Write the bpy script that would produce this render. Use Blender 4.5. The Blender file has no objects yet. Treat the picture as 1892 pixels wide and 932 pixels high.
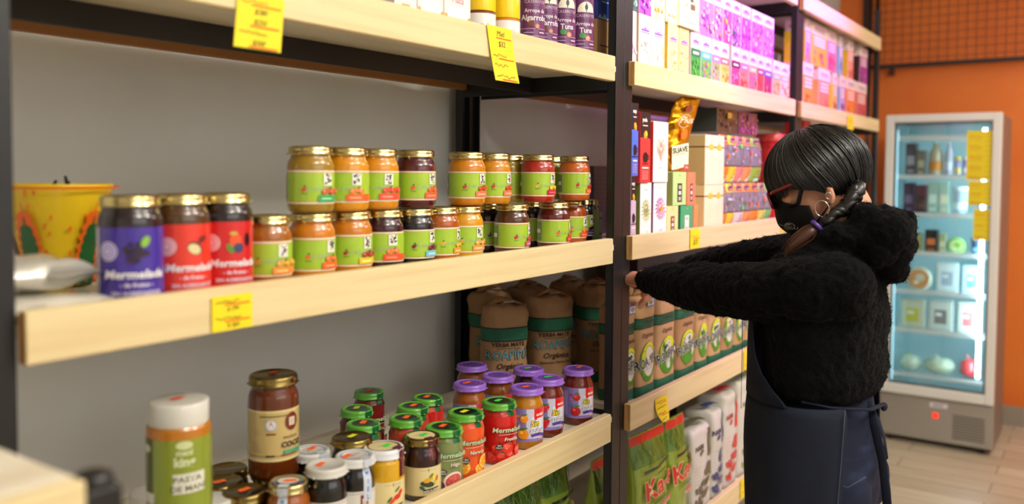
import bpy, math, random
import numpy as np
from mathutils import Vector, Matrix, noise
random.seed(7)
C = bpy.context.scene.collection
S = bpy.context.scene
PI = math.pi

# ------------------------------------------------------------------ camera
F_PX, PPX, PPY = 1600.0, 938.0, 388.64
PITCH, ROLL, YAW = 0.0439, 0.0066, 0.6086
EYE = Vector((0, 0, 1.56))
_cp, _sp = math.cos(PITCH), math.sin(PITCH)
FW = Vector((math.cos(YAW)*_cp, math.sin(YAW)*_cp, -_sp))
_R = Vector((math.sin(YAW), -math.cos(YAW), 0)); _U = _R.cross(FW)
RT = _R*math.cos(ROLL)+_U*math.sin(ROLL); UP = -_R*math.sin(ROLL)+_U*math.cos(ROLL)
cam_d = bpy.data.cameras.new('camera'); cam = bpy.data.objects.new('camera', cam_d); C.objects.link(cam)
cam.matrix_world = Matrix(((RT.x, UP.x, -FW.x, EYE.x), (RT.y, UP.y, -FW.y, EYE.y), (RT.z, UP.z, -FW.z, EYE.z), (0, 0, 0, 1)))
cam_d.sensor_width = 36; cam_d.lens = F_PX/1892*36
cam_d.shift_x = (946-PPX)/1892; cam_d.shift_y = -(466-PPY)/1892
cam_d.clip_start = 0.02
cam_d.dof.use_dof = True; cam_d.dof.focus_distance = 1.95; cam_d.dof.aperture_fstop = 2.0
S.camera = cam

# ------------------------------------------------------------------ light, world, exposure
w = bpy.data.worlds.new('world'); S.world = w; w.use_nodes = True
w.node_tree.nodes['Background'].inputs[0].default_value = (0.85, 0.9, 1.0, 1)
w.node_tree.nodes['Background'].inputs[1].default_value = 0.35
S.view_settings.view_transform = 'Standard'; S.view_settings.look = 'None'
S.view_settings.gamma = 1; S.view_settings.use_curve_mapping = False
S.view_settings.exposure = -0.42
def light(name, typ, loc, energy, col, size=0.05, rot=None, size_y=None, spot=None, blend=0.5):
    d = bpy.data.lights.new(name, typ); d.energy = energy; d.color = col
    if typ == 'AREA':
        d.shape = 'RECTANGLE' if size_y else 'SQUARE'; d.size = size
        if size_y: d.size_y = size_y
    else:
        d.shadow_soft_size = size
    if typ == 'SPOT':
        d.spot_size = spot; d.spot_blend = blend
    o = bpy.data.objects.new(name, d); C.objects.link(o); o.location = loc
    if rot is not None: o.rotation_euler = rot
    return o
def aim(o, target):
    o.rotation_euler = (Vector(target)-o.location).to_track_quat('-Z', 'Y').to_euler()
WARM = (1.0, 0.93, 0.82); NEUT = (1.0, 0.97, 0.92)
light('ceiling_panel_light', 'AREA', (1.5, -0.9, 2.92), 42, NEUT, 3.0, (0, 0, 0), 0.9)
light('ceiling_panel_light', 'AREA', (4.6, -0.9, 2.92), 62, NEUT, 2.2, (0, 0, 0), 0.9)
# cool fill added from across the aisle, no window built; lifts the back wall
light('aisle_fill_light', 'AREA', (0.7, -2.7, 2.3), 25, (0.9, 0.95, 1.0), 3.4, (math.radians(90), 0, 0), 1.0)
# clusters of small bulbs on the ceiling above the aisle (their glints sit on every jar)
for cx, cy in ((0.75, -0.75), (1.95, -0.55)):
    for dx, dy in ((-.16, -.05), (0.0, .09), (.16, -.04), (-.07, -.2), (.09, -.2)):
        light('ceiling_bulb', 'POINT', (cx+dx, cy+dy, 2.8), 13.0, WARM, 0.026)
# accent spot over the second bay, violet strip lamp further along
o = light('shelf_spot', 'SPOT', (2.15, 0.05, 2.9), 85, (1, .93, .8), 0.04, spot=math.radians(42), blend=0.7); aim(o, (2.3, 1.0, 2.12)); o.data.energy = 105
o = light('violet_strip_light', 'AREA', (3.4, 0.5, 2.6), 17, (0.75, 0.16, 1.0), 1.5, (0, 0, 0), 0.05); aim(o, (3.3, 1.05, 2.1)); o.data.spread = math.radians(95)

# ------------------------------------------------------------------ pixel -> point on a real plane of the place
def ray(px, py): return FW + RT*((px-PPX)/F_PX) - UP*((py-PPY)/F_PX)
def on_y(px, py, Y): r = ray(px, py); return EYE + r*(Y/r.y)
def on_x(px, py, X): r = ray(px, py); return EYE + r*(X/r.x)
def on_z(px, py, Z): r = ray(px, py); return EYE + r*((Z-EYE.z)/r.z)
def proj(P):
    d = Vector(P)-EYE; k = d.dot(FW); return (PPX+F_PX*d.dot(RT)/k, PPY-F_PX*d.dot(UP)/k)
def x_right(px, Y, r, z):
    lo, hi = .2, 6.5
    for _ in range(50):
        X = (lo+hi)/2; d = math.hypot(X, Y)
        q = proj((X+Y/d*r, Y-X/d*r, z))[0]
        if q < px: lo = X
        else: hi = X
    return X
def x_at(px, py, Y): return on_y(px, py, Y).x

# ------------------------------------------------------------------ materials
def lin(c):
    out = []
    for v in c[:3]:
        v = v/255.0
        out.append(v/12.92 if v <= .04045 else ((v+.055)/1.055)**2.4)
    return tuple(out)
def mat(name, col=(200, 200, 200), rough=.5, metal=0, coat=0, spec=.5, sheen=0, trans=0, bump=None, var=None, coords='Object', sss=0, emit=None):
    m = bpy.data.materials.new(name); m.use_nodes = True
    nt = m.node_tree; b = nt.nodes['Principled BSDF']
    b.inputs['Base Color'].default_value = (*lin(col), 1)
    b.inputs['Roughness'].default_value = rough; b.inputs['Metallic'].default_value = metal
    b.inputs['Coat Weight'].default_value = coat; b.inputs['Coat Roughness'].default_value = .04
    b.inputs['Specular IOR Level'].default_value = spec
    if sheen: b.inputs['Sheen Weight'].default_value = sheen
    if trans: b.inputs['Transmission Weight'].default_value = trans; b.inputs['IOR'].default_value = 1.45
    if sss: b.inputs['Subsurface Weight'].default_value = sss; b.inputs['Subsurface Scale'].default_value = .01
    if emit:
        b.inputs['Emission Color'].default_value = (*lin(emit[0]), 1); b.inputs['Emission Strength'].default_value = emit[1]
    tc = nt.nodes.new('ShaderNodeTexCoord')
    if var:   # (scale xyz, colour 2, lo, hi, detail)
        sc, c2, lo, hi = var[:4]
        mp = nt.nodes.new('ShaderNodeMapping'); mp.inputs['Scale'].default_value = sc
        nz = nt.nodes.new('ShaderNodeTexNoise'); nz.inputs['Scale'].default_value = 1; nz.inputs['Detail'].default_value = 4
        mr = nt.nodes.new('ShaderNodeMapRange'); mr.inputs[1].default_value = lo; mr.inputs[2].default_value = hi
        mx = nt.nodes.new('ShaderNodeMix'); mx.data_type = 'RGBA'
        mx.inputs[6].default_value = (*lin(col), 1); mx.inputs[7].default_value = (*lin(c2), 1)
        L = nt.links.new
        L(tc.outputs[coords], mp.inputs[0]); L(mp.outputs[0], nz.inputs[0]); L(nz.outputs[0], mr.inputs[0]); L(mr.outputs[0], mx.inputs[0]); L(mx.outputs[2], b.inputs['Base Color'])
    if bump:  # (scale, strength, distance)
        nz = nt.nodes.new('ShaderNodeTexNoise'); nz.inputs['Scale'].default_value = bump[0]; nz.inputs['Detail'].default_value = 3
        bp = nt.nodes.new('ShaderNodeBump'); bp.inputs['Strength'].default_value = bump[1]; bp.inputs['Distance'].default_value = bump[2]
        nt.links.new(tc.outputs[coords], nz.inputs[0]); nt.links.new(nz.outputs[0], bp.inputs['Height']); nt.links.new(bp.outputs[0], b.inputs['Normal'])
    return m
def ink(name, rough, coat=0, metal=0, spec=.5, bump=None, sheen=0):
    m = mat(name, (255, 255, 255), rough, metal, coat, spec, sheen, bump=bump)
    nt = m.node_tree; a = nt.nodes.new('ShaderNodeVertexColor'); a.layer_name = 'print'
    nt.links.new(a.outputs[0], nt.nodes['Principled BSDF'].inputs['Base Color'])
    return m
MT = {
 'paper': ink('printed_paper', .5, spec=.35),
 'card': ink('printed_card', .38, spec=.4),
 'gloss': ink('glossy_print', .25, coat=.4),
 'plastic': ink('plastic', .32, spec=.5),
 'filled_glass': ink('filled_glass', .3, coat=1.0, spec=.25),
 'foil': ink('foil', .22, metal=.85, bump=(25, .5, .01)),
 'silver_film': ink('silver_film', .36, metal=.55, bump=(25, .4, .01)),
 'film': ink('packet_film', .25, coat=.5, bump=(40, .25, .006)),
 'kraft': ink('kraft_paper', .75, spec=.25, bump=(30, .3, .006)),
 'clay': ink('painted_clay', .4, coat=.2),
 'gold': mat('gold_lid_metal', (206, 188, 128), .2, 1),
 'bronze': mat('dark_gold_lid_metal', (150, 130, 74), .22, 1),
 'steel': mat('brushed_steel', (150, 148, 142), .35, 1),
 'silver': mat('silver', (225, 225, 228), .15, 1),
 'tin': mat('tin', (170, 172, 174), .3, 1),
 'black_metal': mat('black_painted_steel', (21, 21, 22), .42, 0, bump=(60, .05, .001)),
 'pine': mat('pine_lip', (224, 205, 156), .5, 0, var=((2.2, 40, 60), (208, 182, 130), .45, .8), bump=(30, .06, .001)),
 'pine_end': mat('pine_end_grain', (196, 148, 88), .6, 0, var=((60, 60, 8), (160, 112, 62), .4, .6)),
 'board': mat('shelf_board', (232, 222, 200), .45, 0, var=((2, 25, 25), (214, 200, 172), .45, .7)),
 'rear_board': mat('rear_cleat', (160, 108, 58), .6),
}
MT['filled_glass'].node_tree.nodes['Principled BSDF'].inputs['Subsurface Weight'].default_value = 0.0

# ------------------------------------------------------------------ mesh builder
class MB:
    def __init__(s): s.v = []; s.f = []; s.c = []; s.m = []; s.sm = []
    def add(s, vs, fs, col=(255, 255, 255), m='paper', smooth=False):
        o = len(s.v); s.v.extend([tuple(p) for p in vs]); many = isinstance(col, list)
        for i, f in enumerate(fs):
            s.f.append([o+k for k in f]); s.c.append(col[i] if many else col); s.m.append(m); s.sm.append(smooth)
        return s
    def quad(s, a, b, c, d, col=(255, 255, 255), m='paper'): return s.add([a, b, c, d], [(0, 1, 2, 3)], col, m)
    def box(s, x0, x1, y0, y1, z0, z1, col=(255, 255, 255), m='card', bev=0.0, T=None):
        """box with chamfered vertical and horizontal edges when bev > 0"""
        if bev <= 0:
            vs = [(x, y, z) for z in (z0, z1) for y in (y0, y1) for x in (x0, x1)]
            fs = [(0, 2, 3, 1), (4, 5, 7, 6), (0, 1, 5, 4), (2, 6, 7, 3), (0, 4, 6, 2), (1, 3, 7, 5)]
        else:
            b = bev; vs = []; fs = []
            def ring(z, i):
                return [(x0+i+b, y0+i, z), (x1-i-b, y0+i, z), (x1-i, y0+i+b, z), (x1-i, y1-i-b, z), (x1-i-b, y1-i, z), (x0+i+b, y1-i, z), (x0+i, y1-i-b, z), (x0+i, y0+i+b, z)]
            for z, i in ((z0, b), (z0+b, 0), (z1-b, 0), (z1, b)): vs += ring(z, i)
            for k in range(3):
                for j in range(8): fs.append((k*8+j, k*8+(j+1) % 8, (k+1)*8+(j+1) % 8, (k+1)*8+j))
            fs.append(tuple(reversed(range(8)))); fs.append(tuple(range(24, 32)))
        if T: vs = [T @ Vector(p) for p in vs]
        return s.add(vs, fs, col, m)
    def lathe(s, prof, n=32, col=(255, 255, 255), m='plastic', cx=0, cy=0, cap=True, sx=1, sy=1, smooth=True, T=None):
        """prof: [(r,z)] bottom to top; col may be a function of ring index"""
        vs = []; fs = []; cs = []
        for r, z in prof:
            for j in range(n):
                a = 2*PI*j/n; vs.append((cx+r*sx*math.cos(a), cy+r*sy*math.sin(a), z))
        for k in range(len(prof)-1):
            for j in range(n):
                fs.append((k*n+j, k*n+(j+1) % n, (k+1)*n+(j+1) % n, (k+1)*n+j)); cs.append(col(k) if callable(col) else col)
        if cap:
            if prof[0][0] > 1e-5: fs.append(tuple(reversed(range(n)))); cs.append(col(0) if callable(col) else col)
            if prof[-1][0] > 1e-5: fs.append(tuple(range((len(prof)-1)*n, len(prof)*n))); cs.append(col(len(prof)-2) if callable(col) else col)
        if T: vs = [T @ Vector(p) for p in vs]
        return s.add(vs, fs, cs, m, smooth)
    def tube(s, pts, rad, n=8, col=(255, 255, 255), m='plastic', flat=1.0, closed=False, cap=True):
        pts = [Vector(p) for p in pts]; N = len(pts)
        if not hasattr(rad, '__len__'): rad = [rad]*N
        vs = []; fs = []; prev = None
        for i, p in enumerate(pts):
            if closed: t = pts[(i+1) % N]-pts[i-1]
            else: t = pts[min(i+1, N-1)]-pts[max(i-1, 0)]
            t.normalize()
            if prev is None:
                a = Vector((0, 0, 1)) if abs(t.z) < .9 else Vector((1, 0, 0)); u = t.cross(a).normalized()
            else: u = (prev-t*prev.dot(t)).normalized()
            prev = u; q = t.cross(u)
            for j in range(n):
                a = 2*PI*j/n; vs.append(p+u*(rad[i]*math.cos(a))+q*(rad[i]*flat*math.sin(a)))
        K = N if closed else N-1
        for i in range(K):
            for j in range(n): fs.append((i*n+j, i*n+(j+1) % n, ((i+1) % N)*n+(j+1) % n, ((i+1) % N)*n+j))
        if not closed and cap: fs.append(tuple(reversed(range(n)))); fs.append(tuple(range((N-1)*n, N*n)))
        return s.add(vs, fs, col, m, True)
    def ball(s, c, r, n=14, k=9, col=(255, 255, 255), m='plastic', T=None):
        rx, ry, rz = r if hasattr(r, '__len__') else (r, r, r)
        vs = [(0, 0, -1)]; fs = []
        for i in range(1, k):
            th = PI*i/k
            for j in range(n):
                a = 2*PI*j/n; vs.append((math.sin(th)*math.cos(a), math.sin(th)*math.sin(a), -math.cos(th)))
        vs.append((0, 0, 1)); top = len(vs)-1
        for j in range(n): fs.append((0, 1+(j+1) % n, 1+j)); fs.append((top, 1+(k-2)*n+j, 1+(k-2)*n+(j+1) % n))
        for i in range(k-2):
            for j in range(n): fs.append((1+i*n+j, 1+i*n+(j+1) % n, 1+(i+1)*n+(j+1) % n, 1+(i+1)*n+j))
        c = Vector(c); out = []
        for v in vs:
            p = Vector((v[0]*rx, v[1]*ry, v[2]*rz))
            if T: p = T @ p
            out.append(p+c)
        return s.add(out, fs, col, m, True)
    def mesh(s, name):
        me = bpy.data.meshes.new(name); me.from_pydata(s.v, [], s.f)
        keys = []
        for k in s.m:
            if k not in keys: keys.append(k)
        for k in keys: me.materials.append(MT[k])
        me.polygons.foreach_set('material_index', [keys.index(k) for k in s.m])
        me.polygons.foreach_set('use_smooth', s.sm)
        at = me.color_attributes.new('print', 'FLOAT_COLOR', 'CORNER'); buf = []
        for f, c in zip(s.f, s.c): buf.extend((*lin(c), 1)*len(f))
        at.data.foreach_set('color', buf); me.update(); return me
def link(name, mb, parent=None, kind=None, **props):
    me = mb.mesh(name) if isinstance(mb, MB) else mb
    o = bpy.data.objects.new(name, me); C.objects.link(o)
    if parent: o.parent = parent
    if kind: o['kind'] = kind
    for k, v in props.items(): o[k] = v
    return o
def struct(name, mb): return link(name, mb, kind='structure')
def thing(name, label, cat, loc=(0, 0, 0), rz=0, group=None):
    o = bpy.data.objects.new(name, None); C.objects.link(o); o.empty_display_size = .02
    o.location = loc; o.rotation_euler = (0, 0, rz); o['label'] = label; o['category'] = cat
    if group: o['group'] = group
    return o
def dup(root, loc, rz, label, group=None):
    r = root.copy(); C.objects.link(r); r.location = loc; r.rotation_euler = (0, 0, rz); r['label'] = label
    if group: r['group'] = group
    for ch in list(root.children):
        c = ch.copy(); C.objects.link(c); c.parent = r
        for g in list(ch.children):
            d = g.copy(); C.objects.link(d); d.parent = c
    return r
def bake(o, mods):
    for typ, kw in mods:
        m = o.modifiers.new(typ, typ)
        for k, v in kw.items(): setattr(m, k, v)
    dg = bpy.context.evaluated_depsgraph_get()
    me = bpy.data.meshes.new_from_object(o.evaluated_get(dg)); o.modifiers.clear(); o.data = me
    return me

# ------------------------------------------------------------------ print art (2D shapes laid on a surface)
_tc = {}
def text_geo(txt, bold=0.0, shear=0.0):
    k = (txt, bold, shear)
    if k not in _tc:
        cu = bpy.data.curves.new('t', 'FONT'); cu.body = txt; cu.size = 1; cu.align_x = 'CENTER'; cu.resolution_u = 2
        cu.offset = bold; cu.shear = shear
        ob = bpy.data.objects.new('t', cu); me = bpy.data.meshes.new_from_object(ob)
        vs = [(v.co.x, v.co.y) for v in me.vertices]; fs = [tuple(p.vertices) for p in me.polygons]
        bpy.data.objects.remove(ob); bpy.data.curves.remove(cu); bpy.data.meshes.remove(me)
        _tc[k] = (vs, fs)
    return _tc[k]
class Art:
    def __init__(s): s.it = []; s.layer = 0
    def _p(s, vs, fs, col): s.layer += 1; s.it.append((vs, fs, col, s.layer)); return s
    def rect(s, u0, u1, v0, v1, col, du=.004, dv=None, skew=0.0):
        n = max(1, int(math.ceil((u1-u0)/du))); k = max(1, int(math.ceil((v1-v0)/dv))) if dv else 1
        vs = []; fs = []
        for j in range(k+1):
            for i in range(n+1):
                t = i/n; vs.append((u0+(u1-u0)*t, v0+(v1-v0)*j/k+skew*t))
        for j in range(k):
            for i in range(n): fs.append((j*(n+1)+i, j*(n+1)+i+1, (j+1)*(n+1)+i+1, (j+1)*(n+1)+i))
        return s._p(vs, fs, col)
    def disc(s, cu, cv, ru, rv, col, n=16, rot=0):
        m = max(2, n//2); vs = []; fs = []
        for i in range(m+1):
            a = PI*i/m; x = -math.cos(a); y = math.sin(a)
            for sy in (-1, 1):
                px, py = ru*x, rv*y*sy
                vs.append((cu+px*math.cos(rot)-py*math.sin(rot), cv+px*math.sin(rot)+py*math.cos(rot)))
        for i in range(m): fs.append((2*i, 2*i+2, 2*i+3, 2*i+1))
        return s._p(vs, fs, col)
    def ring(s, cu, cv, ru, rv, t, col, n=24, a0=0, a1=2*PI):
        vs = []; fs = []
        for i in range(n+1):
            a = a0+(a1-a0)*i/n
            vs.append((cu+ru*math.cos(a), cv+rv*math.sin(a))); vs.append((cu+(ru-t)*math.cos(a), cv+(rv-t)*math.sin(a)))
        for i in range(n): fs.append((2*i, 2*i+2, 2*i+3, 2*i+1))
        return s._p(vs, fs, col)
    def poly(s, pts, col): return s._p(list(pts), [tuple(range(len(pts)))], col)
    def line(s, pts, t, col):
        vs = []; fs = []
        for i, p in enumerate(pts):
            a = pts[max(i-1, 0)]; b = pts[min(i+1, len(pts)-1)]
            dx, dy = b[0]-a[0], b[1]-a[1]; L = math.hypot(dx, dy) or 1
            nx, ny = -dy/L*t/2, dx/L*t/2; vs += [(p[0]+nx, p[1]+ny), (p[0]-nx, p[1]-ny)]
        for i in range(len(pts)-1): fs.append((2*i, 2*i+1, 2*i+3, 2*i+2))
        return s._p(vs, fs, col)
    def text(s, txt, cu, cv, h, col, bold=0.0, shear=0.0, wide=1.0, rot=0):
        vs, fs = text_geo(txt, bold, shear); k = h/.7; cr, sr = math.cos(rot), math.sin(rot)
        out = []
        for x, y in vs:
            x, y = x*k*wide, y*k; out.append((cu+x*cr-y*sr, cv+x*sr+y*cr))
        return s._p(out, fs, col)
    def scribble(s, u0, u1, v, h, col, t=.0008, seed=0):
        rnd = random.Random(seed); u = u0; pts = []
        while u < u1:
            pts.append((u, v+rnd.uniform(-h/2, h/2))); u += rnd.uniform(h*.25, h*.6)
        return s.line(pts, t, col)
    def lines(s, u0, u1, v0, v1, n, col, t=.0009, seed=0):
        rnd = random.Random(seed)
        for i in range(n):
            v = v1-(v1-v0)*i/max(1, n-1); e = u1-(u1-u0)*rnd.uniform(0, .35)
            s.rect(u0, e, v-t/2, v+t/2, col, du=.006)
            s.layer -= 1
        s.layer += 1
        return s
    def shift(s, du, dv=0, k=1):
        s.it = [([(x*k+du, y*k+dv) for x, y in vs], fs, c, l) for vs, fs, c, l in s.it]; return s
    def put(s, mb, fn, m='paper', eps=.00012, base=.0003, clip=None):
        for vs, fs, col, l in s.it:
            if clip: vs = [(min(max(x, clip[0]), clip[1]), min(max(y, clip[2]), clip[3])) for x, y in vs]
            mb.add([fn(x, y, base+eps*l) for x, y in vs], fs, col, m, True)
        return mb
def cyl(r):   # u=0 faces -Y, u grows to the viewer's right
    def fn(u, v, o):
        a = u/r; q = r+o; return (q*math.sin(a), -q*math.cos(a), v)
    return fn
def front(y=0, x=0, z=0): return lambda u, v, o: (x+u, y-o, z+v)
def leftside(x=0, y=0, z=0): return lambda u, v, o: (x-o, y-u, z+v)     # face looking to -X, u runs towards -Y
def topface(z, x=0, y=0): return lambda u, v, o: (x+u, y+v, z+o)
# ------------------------------------------------------------------ room shell
WY, WX = 1.56, 6.2
wall_paint = mat('grey_white_paint', (226, 228, 226), .7, var=((1.5, 1.5, 1.5), (214, 215, 211), .4, .7)); MT['wall'] = wall_paint
MT['orange'] = mat('orange_paint', (232, 124, 40), .55, var=((2, 2, 2), (222, 110, 32), .4, .7), bump=(40, .05, .002))
MT['ceil'] = mat('ceiling_paint', (225, 222, 214), .8)
MT['base'] = mat('baseboard_tile', (150, 140, 124), .45)
def floor_mat():
    m = mat('plank_tile_floor', (196, 182, 158), .4); nt = m.node_tree; b = nt.nodes['Principled BSDF']; L = nt.links.new
    tc = nt.nodes.new('ShaderNodeTexCoord'); mp = nt.nodes.new('ShaderNodeMapping'); mp.inputs['Rotation'].default_value = (0, 0, PI/2)
    br = nt.nodes.new('ShaderNodeTexBrick'); br.inputs['Scale'].default_value = 1; br.inputs['Brick Width'].default_value = .9; br.inputs['Row Height'].default_value = .16
    br.inputs['Mortar Size'].default_value = .003; br.inputs['Color1'].default_value = (*lin((206, 192, 166)), 1); br.inputs['Color2'].default_value = (*lin((186, 170, 144)), 1)
    br.inputs['Mortar'].default_value = (*lin((120, 106, 88)), 1)
    m2 = nt.nodes.new('ShaderNodeMapping'); m2.inputs['Scale'].default_value = (30, 2.2, 1)
    nz = nt.nodes.new('ShaderNodeTexNoise'); nz.inputs['Scale'].default_value = 1; nz.inputs['Detail'].default_value = 5
    mx = nt.nodes.new('ShaderNodeMix'); mx.data_type = 'RGBA'; mx.blend_type = 'MULTIPLY'; mx.inputs[0].default_value = .5
    cr = nt.nodes.new('ShaderNodeValToRGB'); cr.color_ramp.elements[0].position = .3; cr.color_ramp.elements[0].color = (.6, .52, .45, 1); cr.color_ramp.elements[1].position = .65; cr.color_ramp.elements[1].color = (1, 1, 1, 1)
    L(tc.outputs['Object'], mp.inputs[0]); L(mp.outputs[0], br.inputs[0]); L(tc.outputs['Object'], m2.inputs[0]); L(m2.outputs[0], nz.inputs[0]); L(nz.outputs[0], cr.inputs[0])
    L(br.outputs[0], mx.inputs[6]); L(cr.outputs[0], mx.inputs[7]); L(mx.outputs[2], b.inputs['Base Color'])
    return m
MT['floor'] = floor_mat()
struct('floor', MB().box(-2.2, WX+.1, -2.8, WY+.1, -.1, 0, m='floor'))
struct('ceiling', MB().box(-2.2, WX+.1, -2.8, WY+.1, 3.0, 3.1, m='ceil'))
struct('wall_back', MB().box(-2.2, WX+.1, WY, WY+.1, 0, 3.0, m='wall'))
struct('wall_right', MB().box(WX, WX+.1, -2.8, WY, 0, 3.0, m='orange'))
struct('wall_left', MB().box(-2.3, -2.2, -2.8, WY, 0, 3.0, m='wall'))
struct('wall_front', MB().box(-2.2, WX, -2.9, -2.8, 0, 3.0, m='wall'))
struct('baseboard_right', MB().box(WX-.015, WX, -2.8, WY, 0, .12, m='base', bev=.003))

# ------------------------------------------------------------------ shelving units
LIPS = {'D': (2.266, 2.201), 'A': (1.844, 1.783), 'B': (1.3986, 1.3367), 'C': (.962, .892), 'E': (.518, .448), 'F': (.13, .07)}
Zb = {k: v[0]-.019 for k, v in LIPS.items()}            # top of each shelf board
JX = [.441, 1.977, 3.466, 4.884]
LX = [(.486, 1.890), (1.996, 3.356), (3.437, 4.802)]
UL = ['black steel shelving unit with pine lips nearest the camera, holding the green-labelled jars',
      'black steel shelving unit with pine lips, middle one, where the person reaches in',
      'black steel shelving unit with pine lips at the far end beside the orange wall']
for i in range(3):
    a, b = JX[i]+.001, JX[i+1]-.001
    root = thing('shelving_unit', UL[i], 'shelf', (a, 1.02, 0), group=None)
    W = b-a
    def L(mb, name): return link(name, mb, root)
    for px in (0, W-.043):
        for py, s in ((0, 1), (.488, -1)):
            mb = MB(); y0, y1 = (py, py+.004) if s > 0 else (py+.018, py+.022)
            mb.box(px, px+.043, y0, y1, 0, 2.42, m='black_metal', bev=.0012)
            fx = (px, px+.004) if px == 0 else (px+.039, px+.043)
            if s > 0: mb.box(px, px+.004, py+.004, py+.024, 0, 2.42, m='black_metal'); mb.box(px+.039, px+.043, py+.004, py+.024, 0, 2.42, m='black_metal')
            else: mb.box(px, px+.004, py, py+.018, 0, 2.42, m='black_metal'); mb.box(px+.039, px+.043, py, py+.018, 0, 2.42, m='black_metal')
            L(mb, 'post')
    for k, (zt, zb) in LIPS.items():
        z = Zb[k]
        # board, pine lip, rear cleat
        L(MB().box(.044, W-.044, .0005, .484, z-.015, z, m='board', bev=.001), 'shelf_board')
        x0, x1 = LX[i][0]-a, LX[i][1]-a
        mb = MB(); mb.box(x0, x1, -.02, -.0005, zb, zt, m='pine', bev=.0015)
        mb.quad((x0-.0002, -.0185, zb+.0015), (x0-.0002, -.002, zb+.0015), (x0-.0002, -.002, zt-.0015), (x0-.0002, -.0185, zt-.0015), m='pine_end')
        L(mb, 'front_lip')
        mb = MB(); mb.box(.044, W-.044, .465, .484, z-.036, z-.016, m='rear_board', bev=.001); L(mb, 'rear_cleat')
        # steel angle running along under the board and one crossing at each end
        mb = MB(); mb.box(.045, W-.045, .245, .249, z-.056, z-.016, m='black_metal'); mb.box(.045, W-.045, .249, .283, z-.0195, z-.0155, m='black_metal'); L(mb, 'beam')
        for px in (.0445, W-.0485):
            mb = MB(); mb.box(px, px+.004, .025, .486, z-.056, z-.016, m='black_metal'); L(mb, 'cross_brace')
        for px in (.052, W-.056):   # bolts
            pass

# low pine-topped stand close to the camera, its right post showing
root = thing('display_stand', 'low stand with pale pine top and black post in the near bottom-left corner', 'stand', (on_z(160, 888, 1.30).x, on_z(160, 888, 1.30).y+.018, 0))
link('top', MB().box(-.95, 0, 0, .26, 1.285, 1.30, m='board', bev=.002), root)
mb = MB(); mb.box(-.95, 0, -.018, 0, 1.235, 1.30, m='pine', bev=.002); link('front_lip', mb, root)
for x in (.001, -.99):
    for y in (-.012, .225):
        mb = MB(); mb.box(x, x+.036, y, y+.036, 0, 1.286, m='black_metal', bev=.003); mb.lathe([(.017, 1.286), (.017, 1.292), (.014, 1.2965), (.007, 1.299), (0, 1.2995)], 20, (22, 22, 22), cx=x+.018, cy=y+.018, cap=False)
        link('post', mb, root)
link('lower_shelf', MB().box(-.95, 0, 0, .24, .5, .52, m='board', bev=.002), root)

# ------------------------------------------------------------------ wire mesh panel and far wall fittings
p0 = on_x(1629, 123, 6.12)
root = thing('wire_mesh_panel', 'black framed square wire mesh panel fixed high on the orange wall', 'mesh panel', (6.12, 0, 2.27))
MT['wire'] = mat('brown_wire', (74, 28, 12), .5)
mb = MB()
for k in range(0, 56):
    y = 1.36-.0535*k; mb.box(.002, .0045, y-.002, y+.002, .01, .68, m='wire')
for k in range(13):
    z = .045+.052*k; mb.box(-.001, .0015, -1.6, 1.36, z-.002, z+.002, m='wire')
link('wire_grid', mb, root)
link('frame_bar', MB().box(-.012, .012, -1.62, 1.39, -.013, .013, m='black_metal', bev=.002), root, label='long bottom frame bar')
link('frame_bar', MB().box(-.012, .012, 1.365, 1.39, .014, .70, m='black_metal', bev=.002), root)
link('frame_bar', MB().box(-.012, .012, -1.62, 1.364, .70, .72, m='black_metal', bev=.002), root)
link('bracket', MB().box(-.01, .079, 1.20, 1.218, -.055, -.0135, m='black_metal', bev=.002), root)
# vertical conduit pipes near the corner
for i, (y, l) in enumerate(((1.335, 'black vertical pipe on the orange wall, the one nearer the white wall'), (1.29, 'black vertical pipe on the orange wall, the one beside the mesh'))):
    o = link('wall_pipe', MB().tube([(6.07, y, .0), (6.07, y, 1.5), (6.07, y, 2.99)], .014, 10, (24, 24, 25), 'plastic'), label=l, category='pipe')

# ------------------------------------------------------------------ glass door fridge
FX, FY0, FY1 = 5.42, .497, 1.086
FC = (FY0+FY1)/2
MT['fridge_white'] = mat('fridge_enamel', (226, 225, 218), .35)
MT['fridge_inner'] = mat('fridge_liner', (205, 232, 236), .4)
MT['fridge_side'] = mat('fridge_side', (126, 112, 100), .4)
MT['led'] = mat('led_tube', (255, 255, 255), .4, emit=((205, 240, 255), 52.0))
MT['led_soft'] = mat('led_tube_soft', (200, 230, 240), .4, emit=((170, 220, 240), 3.0))
MT['steel_panel'] = mat('steel_panel', (168, 163, 154), .38, .35)
MT['rail'] = mat('wire_shelf_white', (244, 250, 250), .3)
MT['red_lamp'] = mat('red_lamp', (230, 50, 30), .3, emit=((255, 50, 25), 1.5))
def glass_mat():
    m = bpy.data.materials.new('door_glass'); m.use_nodes = True; nt = m.node_tree; nt.nodes.clear()
    o = nt.nodes.new('ShaderNodeOutputMaterial'); mx = nt.nodes.new('ShaderNodeMixShader'); t = nt.nodes.new('ShaderNodeBsdfTransparent'); g = nt.nodes.new('ShaderNodeBsdfGlossy')
    t.inputs[0].default_value = (.95, .985, .98, 1); g.inputs['Roughness'].default_value = .03
    fr = nt.nodes.new('ShaderNodeFresnel'); fr.inputs[0].default_value = 1.45
    nt.links.new(fr.outputs[0], mx.inputs[0]); nt.links.new(t.outputs[0], mx.inputs[1]); nt.links.new(g.outputs[0], mx.inputs[2]); nt.links.new(mx.outputs[0], o.inputs[0]); return m
MT['pane'] = glass_mat()
fr = thing('drinks_fridge', 'tall upright fridge with lit glass door and steel base against orange wall', 'fridge', (FX, FC, 0))
hw = (FY1-FY0)/2; D = .52; H = 1.905
mb = MB()
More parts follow.
